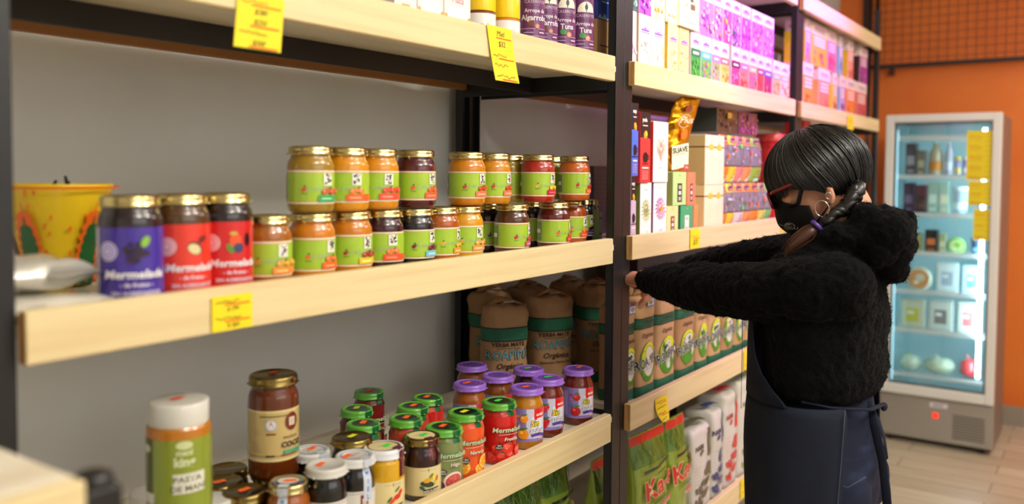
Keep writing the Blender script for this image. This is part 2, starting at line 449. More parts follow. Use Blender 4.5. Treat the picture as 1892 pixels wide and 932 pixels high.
mb.box(.03, D, -hw, -hw+.03, .03, H-.01, m='fridge_side'); mb.box(.03, D, hw-.03, hw, .03, H-.01, m='fridge_side')
mb.box(.03, D, -hw+.03, hw-.03, H-.04, H-.01, m='fridge_side'); mb.box(D-.03, D, -hw+.03, hw-.03, .03, H-.04, m='fridge_inner')
mb.box(.04, D-.03, -hw+.03, hw-.03, .26, .285, m='fridge_inner')
mb.box(.05, D-.03, -hw+.0302, -hw+.034, .285, H-.04, m='fridge_inner'); mb.box(.05, D-.03, hw-.034, hw-.0302, .285, H-.04, m='fridge_inner')
link('cabinet', mb, fr)
mb = MB(); mb.box(-.0, .03, -hw, hw, .035, .28, m='steel_panel', bev=.004)
for k in range(9): mb.box(-.002, .001, -hw+.04, -hw+.2, .07+.016*k, .075+.016*k, (60, 58, 55), 'plastic')
for x in (.03, D-.06):
    for y in (-hw+.04, hw-.07): link('foot', MB().box(x, x+.03, y, y+.03, 0, .034, (25, 25, 25), 'plastic', bev=.002), fr)
gr = link('base_panel', mb, fr)
link('switch', MB().box(-.008, -.001, -.02, .01, .17, .2, m='red_lamp', bev=.002), gr, label='glowing red rocker switch')
a = Art(); a.rect(-.045, .045, -.013, .013, (225, 222, 232)).text('BRIKET', 0, -.006, .012, (70, 70, 120), .02)
mb = MB(); a.put(mb, lambda u, v, o: (-.0006-o, -u-.02, .245+v)); link('badge', mb, gr)
# door: frame, pane, handle
mb = MB(); t = .044; z0, z1 = .288, H
for y0, y1, a0, a1 in ((-hw, -hw+t, z0, z1), (hw-t, hw, z0, z1), (-hw+t, hw-t, z1-t, z1), (-hw+t, hw-t, z0, z0+t*1.25)): mb.box(-.022, .024, y0, y1, a0, a1, m='fridge_white', bev=.004)
dr = link('door', mb, fr)
mb = MB(); mb.box(-.004, .0, -hw+t+.0005, hw-t-.0005, z0+t*1.25+.0005, z1-t-.0005, m='pane'); link('glass_pane', mb, dr)
mb = MB()
for y0, y1, a0, a1 in ((-hw+t, -hw+t+.012, z0+.056, z1-t), (hw-t-.012, hw-t, z0+.056, z1-t), (-hw+t+.012, hw-t-.012, z1-t-.012, z1-t), (-hw+t+.012, hw-t-.012, z0+.056, z0+.068)): mb.box(.002, .02, y0, y1, a0, a1, (120, 128, 130), 'plastic')
link('inner_gasket', mb, dr)
mb = MB(); mb.tube([(.05, -hw+.088, .42), (.05, -hw+.088, 1.82)], .009, 10, m='led'); link('lamp_tube', mb, fr, label='bright vertical lamp tube inside the right edge')
mb = MB(); mb.tube([(.05, hw-.05, .33), (.05, hw-.05, 1.82)], .005, 10, m='led_soft'); link('lamp_tube', mb, fr, label='thin lamp tube inside the left edge')
FZ = []
for py in (254, 327, 398, 470, 543, 616, 700): FZ.append(on_x(1740, py, FX+.06).z)
for z in FZ:
    mb = MB()
    for k in range(20): y = -hw+.045+k*(2*hw-.09)/19; mb.box(.06, D-.04, y-.0014, y+.0014, z-.004, z-.001, m='rail')
    for x in (.058, .25, D-.045): mb.box(x, x+.006, -hw+.036, hw-.036, z-.009, z-.004, m='rail')
    mb.box(.050, .058, -hw+.036, hw-.036, z-.014, z+.012, m='rail', bev=.003)
    link('wire_shelf', mb, fr)
# goods in the fridge: (row, left px, right px, top px, kind, colour, accent, label)
FG = [
 (0+1, 1670, 1690, 262, 'box', (92, 80, 84), (170, 160, 165), 'dark grey carton at the left of the fridge top shelf'),
 (0+1, 1691, 1707, 278, 'box', (120, 116, 100), (190, 186, 150), 'olive grey carton second from left on the fridge top shelf'),
 (0+1, 1711, 1738, 256, 'bottle', (196, 186, 158), (222, 150, 60), 'tall cream bottle with orange band on the fridge top shelf'),
 (0+1, 1741, 1757, 262, 'bottle', (190, 184, 200), (230, 226, 236), 'slim lavender bottle on the fridge top shelf'),
 (0+1, 1760, 1772, 290, 'tub', (150, 146, 190), (230, 190, 80), 'small lavender tub with yellow mark on the fridge top shelf'),
 (0+1, 1775, 1787, 290, 'tub', (120, 110, 180), (220, 220, 235), 'small violet tub behind the yellow price sheet'),
 (0+2, 1668, 1688, 338, 'box', (70, 48, 66), (120, 100, 130), 'dark purple packet, leftmost on the second fridge shelf'),
 (0+2, 1690, 1710, 342, 'box', (92, 52, 62), (40, 36, 40), 'dark wine-coloured packet on the second fridge shelf'),
 (0+2, 1713, 1732, 334, 'box', (160, 196, 180), (220, 240, 230), 'pale green stack of packs on the second fridge shelf'),
 (0+2, 1734, 1752, 330, 'box', (176, 204, 186), (240, 236, 200), 'pale green and cream carton on the second fridge shelf'),
 (0+2, 1757, 1786, 345, 'tub', (176, 200, 214), (235, 245, 250), 'pale blue tub on the second fridge shelf'),
 (0+3, 1672, 1706, 430, 'tray', (150, 150, 100), (200, 120, 60), 'olive tray with orange corner on the third fridge shelf'),
 (0+3, 1710, 1733, 425, 'box', (40, 36, 36), (226, 120, 60), 'black packet with orange square on the third fridge shelf'),
 (0+3, 1736, 1748, 432, 'box', (176, 178, 130), (230, 225, 180), 'narrow beige packet on the third fridge shelf'),
 (0+3, 1751, 1786, 426, 'round', (130, 190, 70), (200, 226, 150), 'round green lidded tub standing on edge in the fridge'),
 (0+3, 1794, 1818, 440, 'tub', (50, 70, 100), (100, 150, 180), 'dark blue tub on the right of the third fridge shelf'),
 (0+4, 1676, 1726, 482, 'round', (214, 214, 190), (220, 150, 90), 'round white tray of food with orange centre, fourth fridge shelf'),
 (0+4, 1732, 1774, 486, 'tray', (210, 222, 222), (170, 190, 205), 'clear tray with bluish label in the middle of the fourth fridge shelf'),
 (0+4, 1780, 1818, 492, 'tray', (190, 218, 232), (110, 170, 214), 'pale blue tray on the right of the fourth fridge shelf'),
 (0+5, 1668, 1714, 553, 'tray', (196, 200, 176), (206, 200, 70), 'tray with yellow label on the fifth fridge shelf'),
 (0+5, 1720, 1766, 556, 'tray', (196, 202, 192), (120, 120, 118), 'tray with grey label in the middle of the fifth fridge shelf'),
 (0+5, 1774, 1814, 560, 'tray', (214, 220, 210), (222, 120, 120), 'tray with pink label on the right of the fifth fridge shelf'),
 (0+6, 1664, 1706, 656, 'bag', (206, 216, 190), (160, 200, 80), 'clear bag of pale greens at the bottom left of the fridge'),
 (0+6, 1710, 1770, 662, 'bag', (204, 214, 184), (236, 236, 220), 'long clear bag of pale greens on the bottom fridge shelf'),
 (0+6, 1777, 1818, 662, 'bag', (222, 70, 76), (250, 150, 150), 'shiny red bag at the bottom right of the fridge'),
]
for row, xl, xr, yt, kind, col, acc, lab in FG:
    z = FZ[row]; X = FX+.1
    yl = on_x(xl, 400, X).y; yr = on_x(xr, 400, X).y; zt = min(on_x((xl+xr)/2, yt, X).z, FZ[row-1]-.03)
    wd = abs(yl-yr); h = max(.04, zt-z); cy = (yl+yr)/2
    mb = MB(); fn = lambda u, v, o: (X-o, cy-u, z+v)
    nm = {'box': 'food_packet', 'bottle': 'drink_bottle', 'tub': 'food_tub', 'tray': 'food_tray', 'round': 'food_tub', 'bag': 'food_bag'}[kind]
    root = thing(nm, lab, {'box': 'packet', 'bottle': 'bottle', 'tub': 'tub', 'tray': 'tray', 'round': 'tub', 'bag': 'bag'}[kind], (X, cy, z))
    if kind == 'box':
        mb.box(0, .07, -wd/2, wd/2, .0005, h, col, 'card', bev=.002); link('carton', mb, root)
        a = Art(); a.rect(-wd*.35, wd*.35, h*.35, h*.62, acc).rect(-wd*.3, wd*.3, h*.12, h*.2, acc)
        mb = MB(); a.put(mb, lambda u, v, o: (-o, -u, v)); link('label', mb, root)
    elif kind in ('bottle', 'tub'):
        r = wd/2; pr = [(r*.9, .0005), (r, .006), (r, h*.62), (r*.86, h*.74), (r*.42, h*.86), (r*.4, h*.92), (r*.45, h*.93), (r*.45, h)] if kind == 'bottle' else [(r*.82, .0005), (r, h*.84)]
        mb.lathe(pr, 20, col, 'plastic', cx=r); link('body', mb, root)
        if kind == 'tub': link('lid', MB().lathe([(r*1.05, h*.84), (r*1.05, h*.97), (r*.95, h)], 20, acc, 'plastic', cx=r), root)
        a = Art(); a.rect(-r*1.2, r*1.2, h*.2, h*.45, acc)
        mb = MB(); c = cyl(r); a.put(mb, lambda u, v, o: (c(u, v, o+.0008*(kind == 'tub'))[1]*(.9 if kind == 'tub' else 1)+r-.001, -c(u, v, o)[0], v)); link('label', mb, root)
    elif kind in ('tray', 'round'):
        R = h/2
        if kind == 'round':
            T = Matrix.Rotation(-PI/2, 4, 'Y'); T = Matrix.Translation((0.03, 0, R+.0005)) @ T
            R = min(h, wd)/2; T = Matrix.Translation((0.03, 0, R+.0005)) @ Matrix.Rotation(-PI/2, 4, 'Y')
            mb.lathe([(R*.85, 0), (R, .02), (R, .03)], 28, col, 'plastic', T=T); link('tray', mb, root)
            a = Art(); a.disc(0, R, R*.78, R*.78, acc, 24).disc(R*.1, R*1.1, R*.35, R*.3, col, 16).disc(-R*.2, R*.7, R*.2, R*.15, (250, 245, 235), 12)
        else:
            mb.box(0, .05, -wd/2, wd/2, .0005, h, col, 'plastic', bev=.006); link('tray', mb, root)
            a = Art(); a.rect(-wd*.42, wd*.42, h*.1, h*.9, tuple(min(255, int(c*1.08)) for c in col)).rect(-wd*.25, wd*.25, h*.25, h*.7, acc).rect(-wd*.2, wd*.05, h*.5, h*.6, (245, 245, 240))
        mb = MB(); a.put(mb, lambda u, v, o: (-o, -u, v)); link('label', mb, root)
    else:
        n = 14; vs = []
        mb.ball((.07, 0, h*.46), (.06, wd/2, h*.455), 18, 12, col, 'film')
        me = mb
        me.v = [(x+.006*noise.noise((x*40, y*40, zz*40)), y+.01*noise.noise((y*30, zz*30, x*30)), max(.001, zz+.01*noise.noise((zz*30, x*30, y*30+5)))) for x, y, zz in me.v]
        link('bag', me, root)
        me = MB(); me.tube([(.07, 0, h*.86), (.07, .01, h*.93), (.068, .02, h*1.0)], [.018, .01, .016], 10, acc, 'film', .4); link('bag_neck', me, root)
# yellow handwritten price sheets taped to the door
def sheet_art(w, h, seed, lines=7):
    a = Art(); r = random.Random(seed); a.rect(-w/2, w/2, 0, h, (238, 214, 38), du=.02)
    for k in range(lines):
        v = h*(1-(k+.8)/(lines+.6))
        a.scribble(-w*.42, w*(-.0+.1*r.random()), v, h*.035, (110, 90, 30), .0011, seed*31+k)
        a.scribble(w*.15, w*.42, v-.004, h*.04, (120, 96, 30), .0011, seed*17+k)
        if k % 2 == 0: a.line([(-w*.4, v-h*.045), (w*.05, v-h*.05)], .004, (228, 110, 30))
    return a
for (xl, xr, yt, yb, lab) in ((1787, 1839, 241, 333, 'yellow handwritten price sheet on the fridge door, topmost and largest'), (1789, 1834, 334, 380, 'yellow handwritten price sheet on the fridge door, middle of three'), (1799, 1834, 386, 445, 'yellow handwritten price sheet on the fridge door, lowest and narrowest')):
    A = on_x((xl+xr)/2, yt, FX-.006); B = on_x((xl+xr)/2, yb, FX-.006); wd = abs(on_x(xl, 300, FX-.006).y-on_x(xr, 300, FX-.006).y); h = A.z-B.z-.002
    off = -.0045 if lab.find('topmost') < 0 else -.0045
    mb = MB(); mb.box(0, .0006, -wd/2, wd/2, 0, h, (238, 214, 38), 'paper')
    a = sheet_art(wd, h, xl+yt, 9 if h > .25 else 5); a.put(mb, lambda u, v, o: (-o, -u, v))
    link('price_sheet', mb, label=lab, category='price sheet').location = (FX-.0052, A.y, B.z)
# ------------------------------------------------------------------ jars
ORANGE, LIME, YEL = (255, 108, 32), (70, 225, 70), (225, 232, 40)
def jar_profile(r, h, kind):
    if kind == 'round':   # shouldered jam jar
        return [(0, .0008), (r*.84, .0008), (r*.93, .002), (r*.985, .007), (r, .014), (r, h*.66), (r*.99, h*.72), (r*.94, h*.775), (r*.87, h*.815), (r*.845, h*.845), (r*.845, h*.9)]
    if kind == 'tall':
        return [(0, .0008), (r*.86, .0008), (r*.95, .002), (r, .009), (r, h*.745), (r*.985, h*.79), (r*.94, h*.835), (r*.875, h*.86), (r*.86, h*.88), (r*.86, h*.92)]
    return [(0, .0008), (r*.93, .0008), (r*.985, .003), (r, .008), (r, h*.80), (r*.98, h*.825), (r*.93, h*.84), (r*.92, h*.88)]
def jar(name, lab, cat, loc, rz, group, r, h, body, kind='round', lid='gold', lidcol=(120, 60, 160), lr=.93, lh=None, art=None, sticker=None, st_at=(0, 0, .3), lidart=None, seal=None):
    root = thing(name, lab, cat, loc, rz, group)
    pr = jar_profile(r, h, kind); k_ = 1.06 if body[0] > 140 else .95; body = (min(255, int(body[0]*(1.02 if k_ > 1 else .92))), int(body[1]*k_), int(body[2]*.7))
    if lid == 'cap': zc_ = h-lh; pr = [p for p in pr if p[1] < zc_-.002]+[(r*.99, zc_-.002), (r*.9, zc_+.001), (r*.9, zc_+.003)]
    link('glass_body', MB().lathe(pr, 40, body, 'filled_glass', cap=False), root)
    L = lr*r; lh = lh or .0135; z0 = h-lh
    lp = [(L*.955, z0), (L, z0+.001), (L, z0+.0025), (L*.975, z0+.0035), (L*.975, z0+lh*.62), (L*.965, z0+lh*.8), (L*.93, z0+lh*.94), (L*.86, z0+lh), (L*.82, z0+lh), (L*.79, z0+lh-.001), (0, z0+lh-.001)]
    if lid == 'cap':   # straight plastic screw cap
        lp = [(L*.98, z0), (L, z0+.002), (L, z0+lh*.9), (L*.97, z0+lh*.985), (L*.9, z0+lh), (0, z0+lh)]
    mk = {'gold': 'gold', 'bronze': 'bronze'}.get(lid, 'gloss')
    mb = MB().lathe(lp, 40, lidcol, mk, cap=False)
    mb.lathe([(0, z0+.0006), (L*.955, z0)], 40, lidcol, mk, cap=False)
    if lid in ('gold', 'bronze', 'enamel'):
        for j in range(6):
            a = j*PI/3+.3; mb.ball((L*.985*math.cos(a), L*.985*math.sin(a), z0+.0016), (.0032, .0032, .0014), 8, 5, lidcol, mk)
    tz = z0+lh-(.001 if lid != 'cap' else 0)
    if lidart: lidart(L).put(mb, topface(tz), 'gloss' if mk == 'gloss' else 'paper')
    ld = link('lid', mb, root, label={'gold': 'shiny gold lid', 'bronze': 'dark gold lid', 'cap': 'plain white screw cap'}.get(lid, 'coloured enamel lid'))
    if sticker:
        mb = MB(); a = Art(); sx, sy, sr = st_at; w2, h2 = .0105, .006
        pts = [(-w2, -h2), (-w2*.75, -h2*.75), (-w2*.3, -h2*1.05), (w2*.3, -h2*.8), (w2, -h2), (w2*.92, h2), (w2*.2, h2*.85), (-w2*.4, h2), (-w2, h2*.8)]
        pts = [(sx+x*math.cos(sr)-y*math.sin(sr), sy+x*math.sin(sr)+y*math.cos(sr)) for x, y in pts]
        a.poly(pts, sticker); a.scribble(sx-.006, sx+.006, sy, .002, tuple(int(c*.6) for c in sticker), .0006, int(sx*1e5))
        a.put(mb, topface(tz+.0005), 'paper'); link('price_sticker', mb, ld)
    if art:
        mb = MB(); art.put(mb, cyl(r), 'gloss', base=.00025); link('label', mb, root)
    if seal:
        mb = MB(); w2, col, txt, tcol, u0, zb_ = seal
        fn = cyl(r)
        def sfn(u, v, o):
            # strip lying on the lid top, over the rim and down the shoulder
            a = (u0+u)/r
            if v < z0: q = np.interp(v, [p[1] for p in pr[1:]], [p[0] for p in pr[1:]])+.0006+o
            else: q = L+.0006+o
            return (q*math.sin(a), -q*math.cos(a), v)
        a = Art(); a.rect(-w2, w2, zb_, h-.0015, col, du=.003, dv=.0025)
        if txt:
            n = len(txt); step = (z0-zb_-.004)/n
            for i, ch in enumerate(txt): a.text(ch, 0, z0-.004-step*(i+.8), step*.62, tcol, .02)
        a.put(mb, sfn, 'gloss'); 
        ang = u0/r; t = Art(); t.rect(-w2, w2, -L, -L*.55, col)
        t.put(mb, lambda u, v, o: (u*math.cos(ang)-v*math.sin(ang), u*math.sin(ang)+v*math.cos(ang), z0+lh+.0001+o), 'gloss')
        link('paper_seal', mb, root)
    return root

def green_art(r, h, strip, fruit, fruit2=None, seed=0, wide=False):
    a = Art(); R = random.Random(seed); L = PI*r*.93
    v0, v1 = h*.14, h*.635; H = v1-v0
    a.rect(-L, L, v0, v1, (236, 226, 196)); a.rect(-L, L, v0+.0035, v1-.0035, (164, 198, 56))
    a.rect(-L, L, v0+.0028, v0+.0038, (214, 130, 90)).rect(-L, L, v1-.0038, v1-.0028, (214, 130, 90))
    # information panel with bar code
    a.rect(-L*.93, -L*.72, v0+.006, v1-.006, (104, 134, 60)); a.rect(-L*.9, -L*.75, v0+H*.42, v0+H*.58, (235, 235, 225))
    # little fruit and script at the left
    a.disc(-.0405, v0+H*.42, .0036, .0036, fruit).disc(-.0365, v0+H*.46, .003, .0026, fruit2 or fruit).disc(-.0385, v0+H*.53, .0022, .0012, (60, 110, 40), rot=.6)
    a.rect(-.044, -.034, v0+H*.3, v0+H*.32, (90, 120, 40))
    a.text('LA BIANCA', -.013, v0+H*.4, .0058, (176, 196, 150), .01, wide=1.1)
    # square mark: white tile with dark scrawled figure
    a.rect(-.0075, .0095, v0+H*.55, v1-.0045, (240, 238, 222))
    for k in range(7): a.disc(R.uniform(-.0045, .0065), v0+H*(.6+.3*R.random()), R.uniform(.0012, .0026), R.uniform(.0010, .0022), (44, 46, 58), 8, R.random()*3)
    a.line([(-.004, v0+H*.88), (.002, v0+H*.8), (.007, v0+H*.9)], .0011, (44, 46, 58)).line([(-.001, v0+H*.62), (.001, v0+H*.78), (.005, v0+H*.64)], .0011, (44, 46, 58))
    # variety banner and fruit
    a.rect(-.017, .03, v0+.0035, v0+H*.27, strip)
    a.rect(-.012, .008, v0+H*.13, v0+H*.18, tuple(min(255, c+70) for c in strip))
    for k in range(5 if wide else 3):
        x = -.006+.0075*k; a.disc(x, v0+H*(.36+.05*(k % 2)), .0052, .0046, fruit, 14).disc(x-.0015, v0+H*(.385+.05*(k % 2)), .0016, .0012, tuple(min(255, c+70) for c in fruit), 8)
    a.disc(.003, v0+H*.47, .004, .0014, (50, 110, 44), 8, .5)
    return a

zB = Zb['B']; HJ, RJ = .1105, .039
# lower row: right edge px, depth Y, content, banner, fruit, turn, words
LOW = [
 (540, 1.10, (150, 84, 22), (238, 140, 60), (226, 160, 60), -.05, 'brown-orange jam, first at the left end of the lower row'),
 (620, 1.10, (196, 112, 18), (240, 100, 40), (230, 120, 50), .12, 'deep orange jam, second in the lower row'),
 (688, 1.103, (192, 110, 20), (236, 190, 60), (170, 60, 50), .05, 'amber jam with plums on its banner, third in the lower row'),
 (746, 1.107, (56, 12, 28), (226, 84, 50), (236, 120, 70), -.35, 'dark wine-red jam, fourth in the lower row'),
 (803, 1.103, (24, 10, 20), (120, 190, 214), (120, 30, 50), .15, 'near-black jam with pale blue banner, fifth in the lower row'),
 (849, 1.105, (160, 76, 20), (236, 150, 60), (240, 180, 40), .28, 'brown jam, sixth in the lower row'),
 (893, 1.105, (206, 140, 26), (244, 150, 80), (246, 170, 90), -.05, 'golden jam with a peach banner, seventh in the lower row'),
 (931, 1.165, (20, 8, 20), (190, 60, 120), (60, 90, 150), .25, 'black jam with magenta banner, set back in the lower row'),
 (978, 1.085, (84, 40, 14), (200, 80, 110), (190, 50, 50), .3, 'brown syrup, pulled forward in the lower row'),
 (1012, 1.165, (30, 10, 16), (216, 60, 60), (50, 30, 40), -.2, 'blackish jam with red banner and dark berries, lower row'),
 (1053, 1.085, (96, 20, 20), (216, 60, 50), (226, 100, 50), .3, 'dark red jam, third from the right end of the lower row'),
 (1084, 1.13, (156, 66, 20), (236, 76, 50), (240, 120, 60), .0, 'reddish orange jam, second from the right end of the lower row'),
 (1106, 1.145, (30, 14, 18), (80, 50, 110), (40, 30, 50), -.45, 'black jam with violet banner, last at the right end, lower row'),
]
UPR = [
 (618, 1.10, (150, 112, 40), (70, 160, 90), (206, 90, 60), 0, 'mustard-brown contents, leftmost of the upper row'),
 (682, 1.10, (208, 132, 20), (244, 100, 44), (240, 130, 60), -.35, 'bright orange jam, second in the upper row'),
 (737, 1.108, (206, 128, 20), (232, 84, 60), (226, 70, 50), -.3, 'orange jam with red banner, third in the upper row'),
 (805, 1.10, (84, 16, 30), (232, 90, 60), (236, 90, 50), .05, 'dark cherry-red jam, fourth in the upper row before the gap'),
 (897, 1.10, (194, 116, 18), (244, 120, 84), (206, 60, 40), 0, 'orange jam, first after the gap in the upper row'),
 (944, 1.105, (196, 122, 20), (244, 120, 84), (206, 60, 40), .08, 'amber jam, second after the gap in the upper row'),
 (972, 1.165, (152, 124, 44), (242, 100, 60), (230, 120, 70), .06, 'olive-brown contents, half hidden behind the red one, upper row'),
 (1025, 1.085, (160, 34, 26), (190, 36, 60), (240, 190, 50), .0, 'bright red jam, in front in the upper row'),
 (1048, 1.19, (150, 130, 44), (60, 150, 90), (200, 60, 50), .1, 'olive-green contents, set back near the right end of the upper row'),
 (1090, 1.10, (180, 82, 30), (240, 100, 60), (206, 40, 40), .2, 'rust-orange jam, last at the right end of the upper row'),
]
for rows, z, g in ((LOW, zB, 'green-labelled jars, lower row'), (UPR, zB+HJ+.0004, 'green-labelled jars stacked as the upper row')):
    for i, (px, Y, body, strip, fruit, rz, words) in enumerate(rows):
        X = x_right(px, Y, RJ, z+HJ*.4)
        jar('jam_jar', 'green-labelled jar of '+words, 'jar', (X, Y, z), rz, g, RJ, HJ, body, 'round', 'gold', lr=.955, lh=.0145,
            art=green_art(RJ, HJ, strip, fruit, seed=i+px, wide=i % 2 == 0))

def emblem_art(r, h, col, kind, flip=0):
    a = Art(); L = PI*r*.97; v0, v1 = h*.03, h*.72; H = v1-v0
    a.rect(-L, L, v0, v1, col); a.rect(-.072, -.065, v0, v1, (225, 222, 226))
    cu = -.047; cv = v0+H*.7; lt = tuple(min(255, c+70) for c in col)
    for k, rr in enumerate((.0125, .0105, .0085, .006, .0035)):
        a.disc(cu, cv, rr, rr, (216, 206, 222) if k % 2 == 0 else lt, 20)
    if kind == 'mora':
        R = random.Random(3)
        for k in range(26): t = R.random()*6.3; q = .0125*math.sqrt(R.random()); a.disc(-.012+q*math.cos(t)*1.15, cv-.001+q*math.sin(t), .003, .003, (34+R.randint(0, 30), 30, 46+R.randint(0, 20)), 8)
        a.disc(-.002, cv+.0125, .008, .005, (130, 180, 50), 10, 1.1)
    elif kind == 'cacao':
        a.disc(-.010, cv-.003, .0115, .0085, (70, 36, 24), 14, -.5).disc(-.011, cv-.004, .0098, .0068, (224, 206, 150), 14, -.5).disc(.001, cv+.009, .007, .0045, (110, 40, 40), 10, .6)
    else:
        a.disc(-.013, cv+.003, .009, .010, (230, 80, 30), 12).disc(-.009, cv-.008, .008, .0075, (60, 60, 96), 12).disc(-.021, cv-.008, .0045, .008, (96, 140, 50), 10, .5).disc(-.016, cv+.0135, .006, .003, (190, 170, 60), 8).disc(.006, cv+.004, .0045, .010, (40, 26, 30), 10)
    a.text('Mermelada', -.014, v0+H*.36, .0105, (240, 236, 240), .028, .15, 1.05)
    a.text('- de frutos -', -.012, v0+H*.25, .0054, (232, 222, 235), .02)
    a.text('SIN AGREGADOS', -.012, v0+H*.14, .0052, (232, 222, 235), .02)
    return a
for px, Y, body, col, kind, rz, words in (
    (303, 1.065, (34, 16, 26), (66, 46, 150), 'mora', -.1, 'large jar with purple label showing a blackberry, left of the two red-labelled jars'),
    (390, 1.078, (84, 50, 26), (222, 56, 40), 'cacao', .12, 'large jar with orange-red label showing a split seed, between the purple and dark red jars'),
    (468, 1.083, (30, 10, 16), (204, 34, 34), 'berry', .05, 'large jar with deep red label showing mixed berries, beside the first green-labelled jar')):
    X = x_right(px, Y, .041, zB+.07)
    jar('jam_jar', words, 'jar', (X, Y, zB), rz, 'large jars at the left end of the middle shelf', .041, .147, body, 'tall', 'gold', lr=.93, lh=.015, art=emblem_art(.041, .147, col, kind))

# ---- lower shelf (C)
zC = Zb['C']; zT = 1.078
def mermelada_art(r, h, bg, word, fruit, seed=0):
    a = Art(); R = random.Random(seed); L = PI*r*.96; v0, v1 = h*.05, h*.79; H = v1-v0
    a.rect(-L, L, v0, v1, bg)
    dk = tuple(int(c*.72) for c in bg)
    cx = -.026
    if fruit == 'straw':
        for x, y, s in ((-.045, .1, .012), (-.024, .09, .013), (-.004, .12, .012), (-.034, .27, .011), (-.012, .29, .0125), (.012, .2, .011), (-.058, .22, .010)):
            a.disc(cx+.02+x, v0+H*y+.004, s, s*.95, (216, 40, 34), 18); a.disc(cx+.02+x-.003, v0+H*y+.007, s*.55, s*.45, (236, 84, 70), 12)
            for k in range(6): a.disc(cx+.02+x+R.uniform(-.6, .6)*s, v0+H*y+.004+R.uniform(-.6, .6)*s, .0007, .0009, (250, 190, 120), 6)
            a.disc(cx+.02+x+.002, v0+H*y+s*.9+.003, .004, .0016, (70, 120, 50), 8, .3)
        a.rect(-L, L, v0-.001, v0+.0005, bg)
    elif fruit == 'orange':
        for x, y, s in ((-.034, .17, .014), (.0, .12, .011), (.012, .25, .015)):
            a.disc(cx+.02+x, v0+H*y+.005, s, s, (244, 150, 20), 22).disc(cx+.02+x, v0+H*y+.005, s*.88, s*.88, (252, 214, 120), 20)
            for k in range(8):
                t = k*PI/4+.2; a.disc(cx+.02+x+s*.45*math.cos(t), v0+H*y+.005+s*.45*math.sin(t), s*.36, s*.2, (246, 160, 30), 10, t)
    else:
        a.disc(cx+.012, v0+.014, .021, .0165, (238, 214, 206), 22, .2).disc(cx+.013, v0+.013, .018, .0135, (196, 76, 74), 22, .2)
        for k in range(34): t = R.random()*6.3; q = math.sqrt(R.random()); a.disc(cx+.013+.016*q*math.cos(t), v0+.013+.011*q*math.sin(t), .0009, .0006, (238, 150, 130), 6)
        a.disc(cx-.014, v0+.006, .008, .01, (92, 60, 84), 14)
    a.text('Mermelada', cx+.0095, v0+H*.69, .0098, (70, 110, 50), .055, .12).text('Mermelada', cx+.0095, v0+H*.69, .0098, (206, 226, 190), .012, .12)
    a.rect(cx-.01, cx+.03, v0+H*.635, v0+H*.642, (238, 226, 210))
    a.text(word, cx+.013, v0+H*.5, .0068, (70, 40, 30), .05, .12).text(word, cx+.013, v0+H*.5, .0068, (250, 238, 220), .012, .12)
    a.rect(cx-.002, cx+.028, v0+H*.45, v0+H*.457, dk)
    a.disc(cx-.009, v0+H*.37, .0066, .0066, (36, 32, 32), 18); a.text('SIN', cx-.009, v0+H*.385, .0032, (230, 230, 225), .02).text('TACC', cx-.009, v0+H*.335, .003, (230, 230, 225), .02)
    return a
def green_lid(L, n=0):
    a = Art(); a.disc(0, 0, L*.62, L*.62, (22, 30, 22), 28).ring(0, 0, L*.66, L*.66, .0008, (60, 120, 50), 28); return a
def sin_art(r, h, fcol, kind, seed=0):
    a = Art(); L = PI*r*.95; v0, v1 = h*.14, h*.69; H = v1-v0
    a.rect(-L, L, v0, v1, (146, 130, 196)); a.rect(-.03, .045, v0+H*.1, v1-.001, (206, 204, 228)).rect(-.018, .03, v0+H*.18, v0+H*.75, (226, 228, 240))
    a.ring(-.004, v0-.024, .05, .043, .007, (84, 62, 156), 24, .7, 1.9)
    a.rect(-.012, .042, v1-H*.3, v1-.0005, (226, 36, 40)).disc(-.008, v1-H*.3, .004, H*.05, (226, 36, 40), 8)
    a.text('oriel', .004, v1-H*.235, .0072, (250, 244, 240), .03, .1, 1.15)
    a.text('Sin', -.010, v0+H*.47, .0125, (40, 36, 60), .07, .15).text('Sin', -.010, v0+H*.47, .0125, (250, 226, 40), .02, .15)
    a.text('azúcar', -.003, v0+H*.28, .010, (60, 56, 90), .06, .15).text('azúcar', -.003, v0+H*.28, .010, (246, 246, 250), .015, .15)
    a.text('light', .006, v0+H*.05, .006, (244, 190, 190), .03, .1)
    for cx_, cy_, s in ((-.0345, .70, .0088), (-.0365, .24, .0118)):
        cv = v0+H*cy_
        if kind == 'straw':
            a.poly([(cx_-s, cv+s*.5), (cx_-s*.7, cv-s*.3), (cx_, cv-s*1.25), (cx_+s*.75, cv-s*.3), (cx_+s, cv+s*.5), (cx_+s*.4, cv+s*.9), (cx_-s*.4, cv+s*.9)], fcol)
            for k in range(3): a.disc(cx_+(k-1)*s*.5, cv+s*.95, s*.45, s*.2, (60, 120, 50), 8, (k-1)*.8)
            for k in range(6): a.disc(cx_+s*.5*math.cos(k*1.9), cv+s*.5*math.sin(k*1.9)-.001, .0006, .0008, (250, 190, 120), 6)
        else:
            a.disc(cx_, cv, s, s*.97, fcol, 20).disc(cx_-s*.3, cv+s*.3, s*.35, s*.28, tuple(min(255, c+60) for c in fcol), 10)
            a.disc(cx_+s*.1, cv+s*1.0, s*.75, s*.22, (70, 130, 60), 10, .25)
            if kind == 'cherry': a.line([(cx_, cv+s*.9), (cx_+s*.1, cv+s*1.7)], .0009, (90, 120, 50))
    a.disc(-.0475, v0+H*.78, .0028, .0028, fcol).disc(-.0475, v0+H*.62, .0024, .0024, (240, 120, 110)).ring(-.0475, v0+H*.42, .0042, .0042, .001, (60, 70, 110))
    a.rect(-.075, -.056, v0+H*.1, v1-H*.1, (170, 158, 210))
    return a
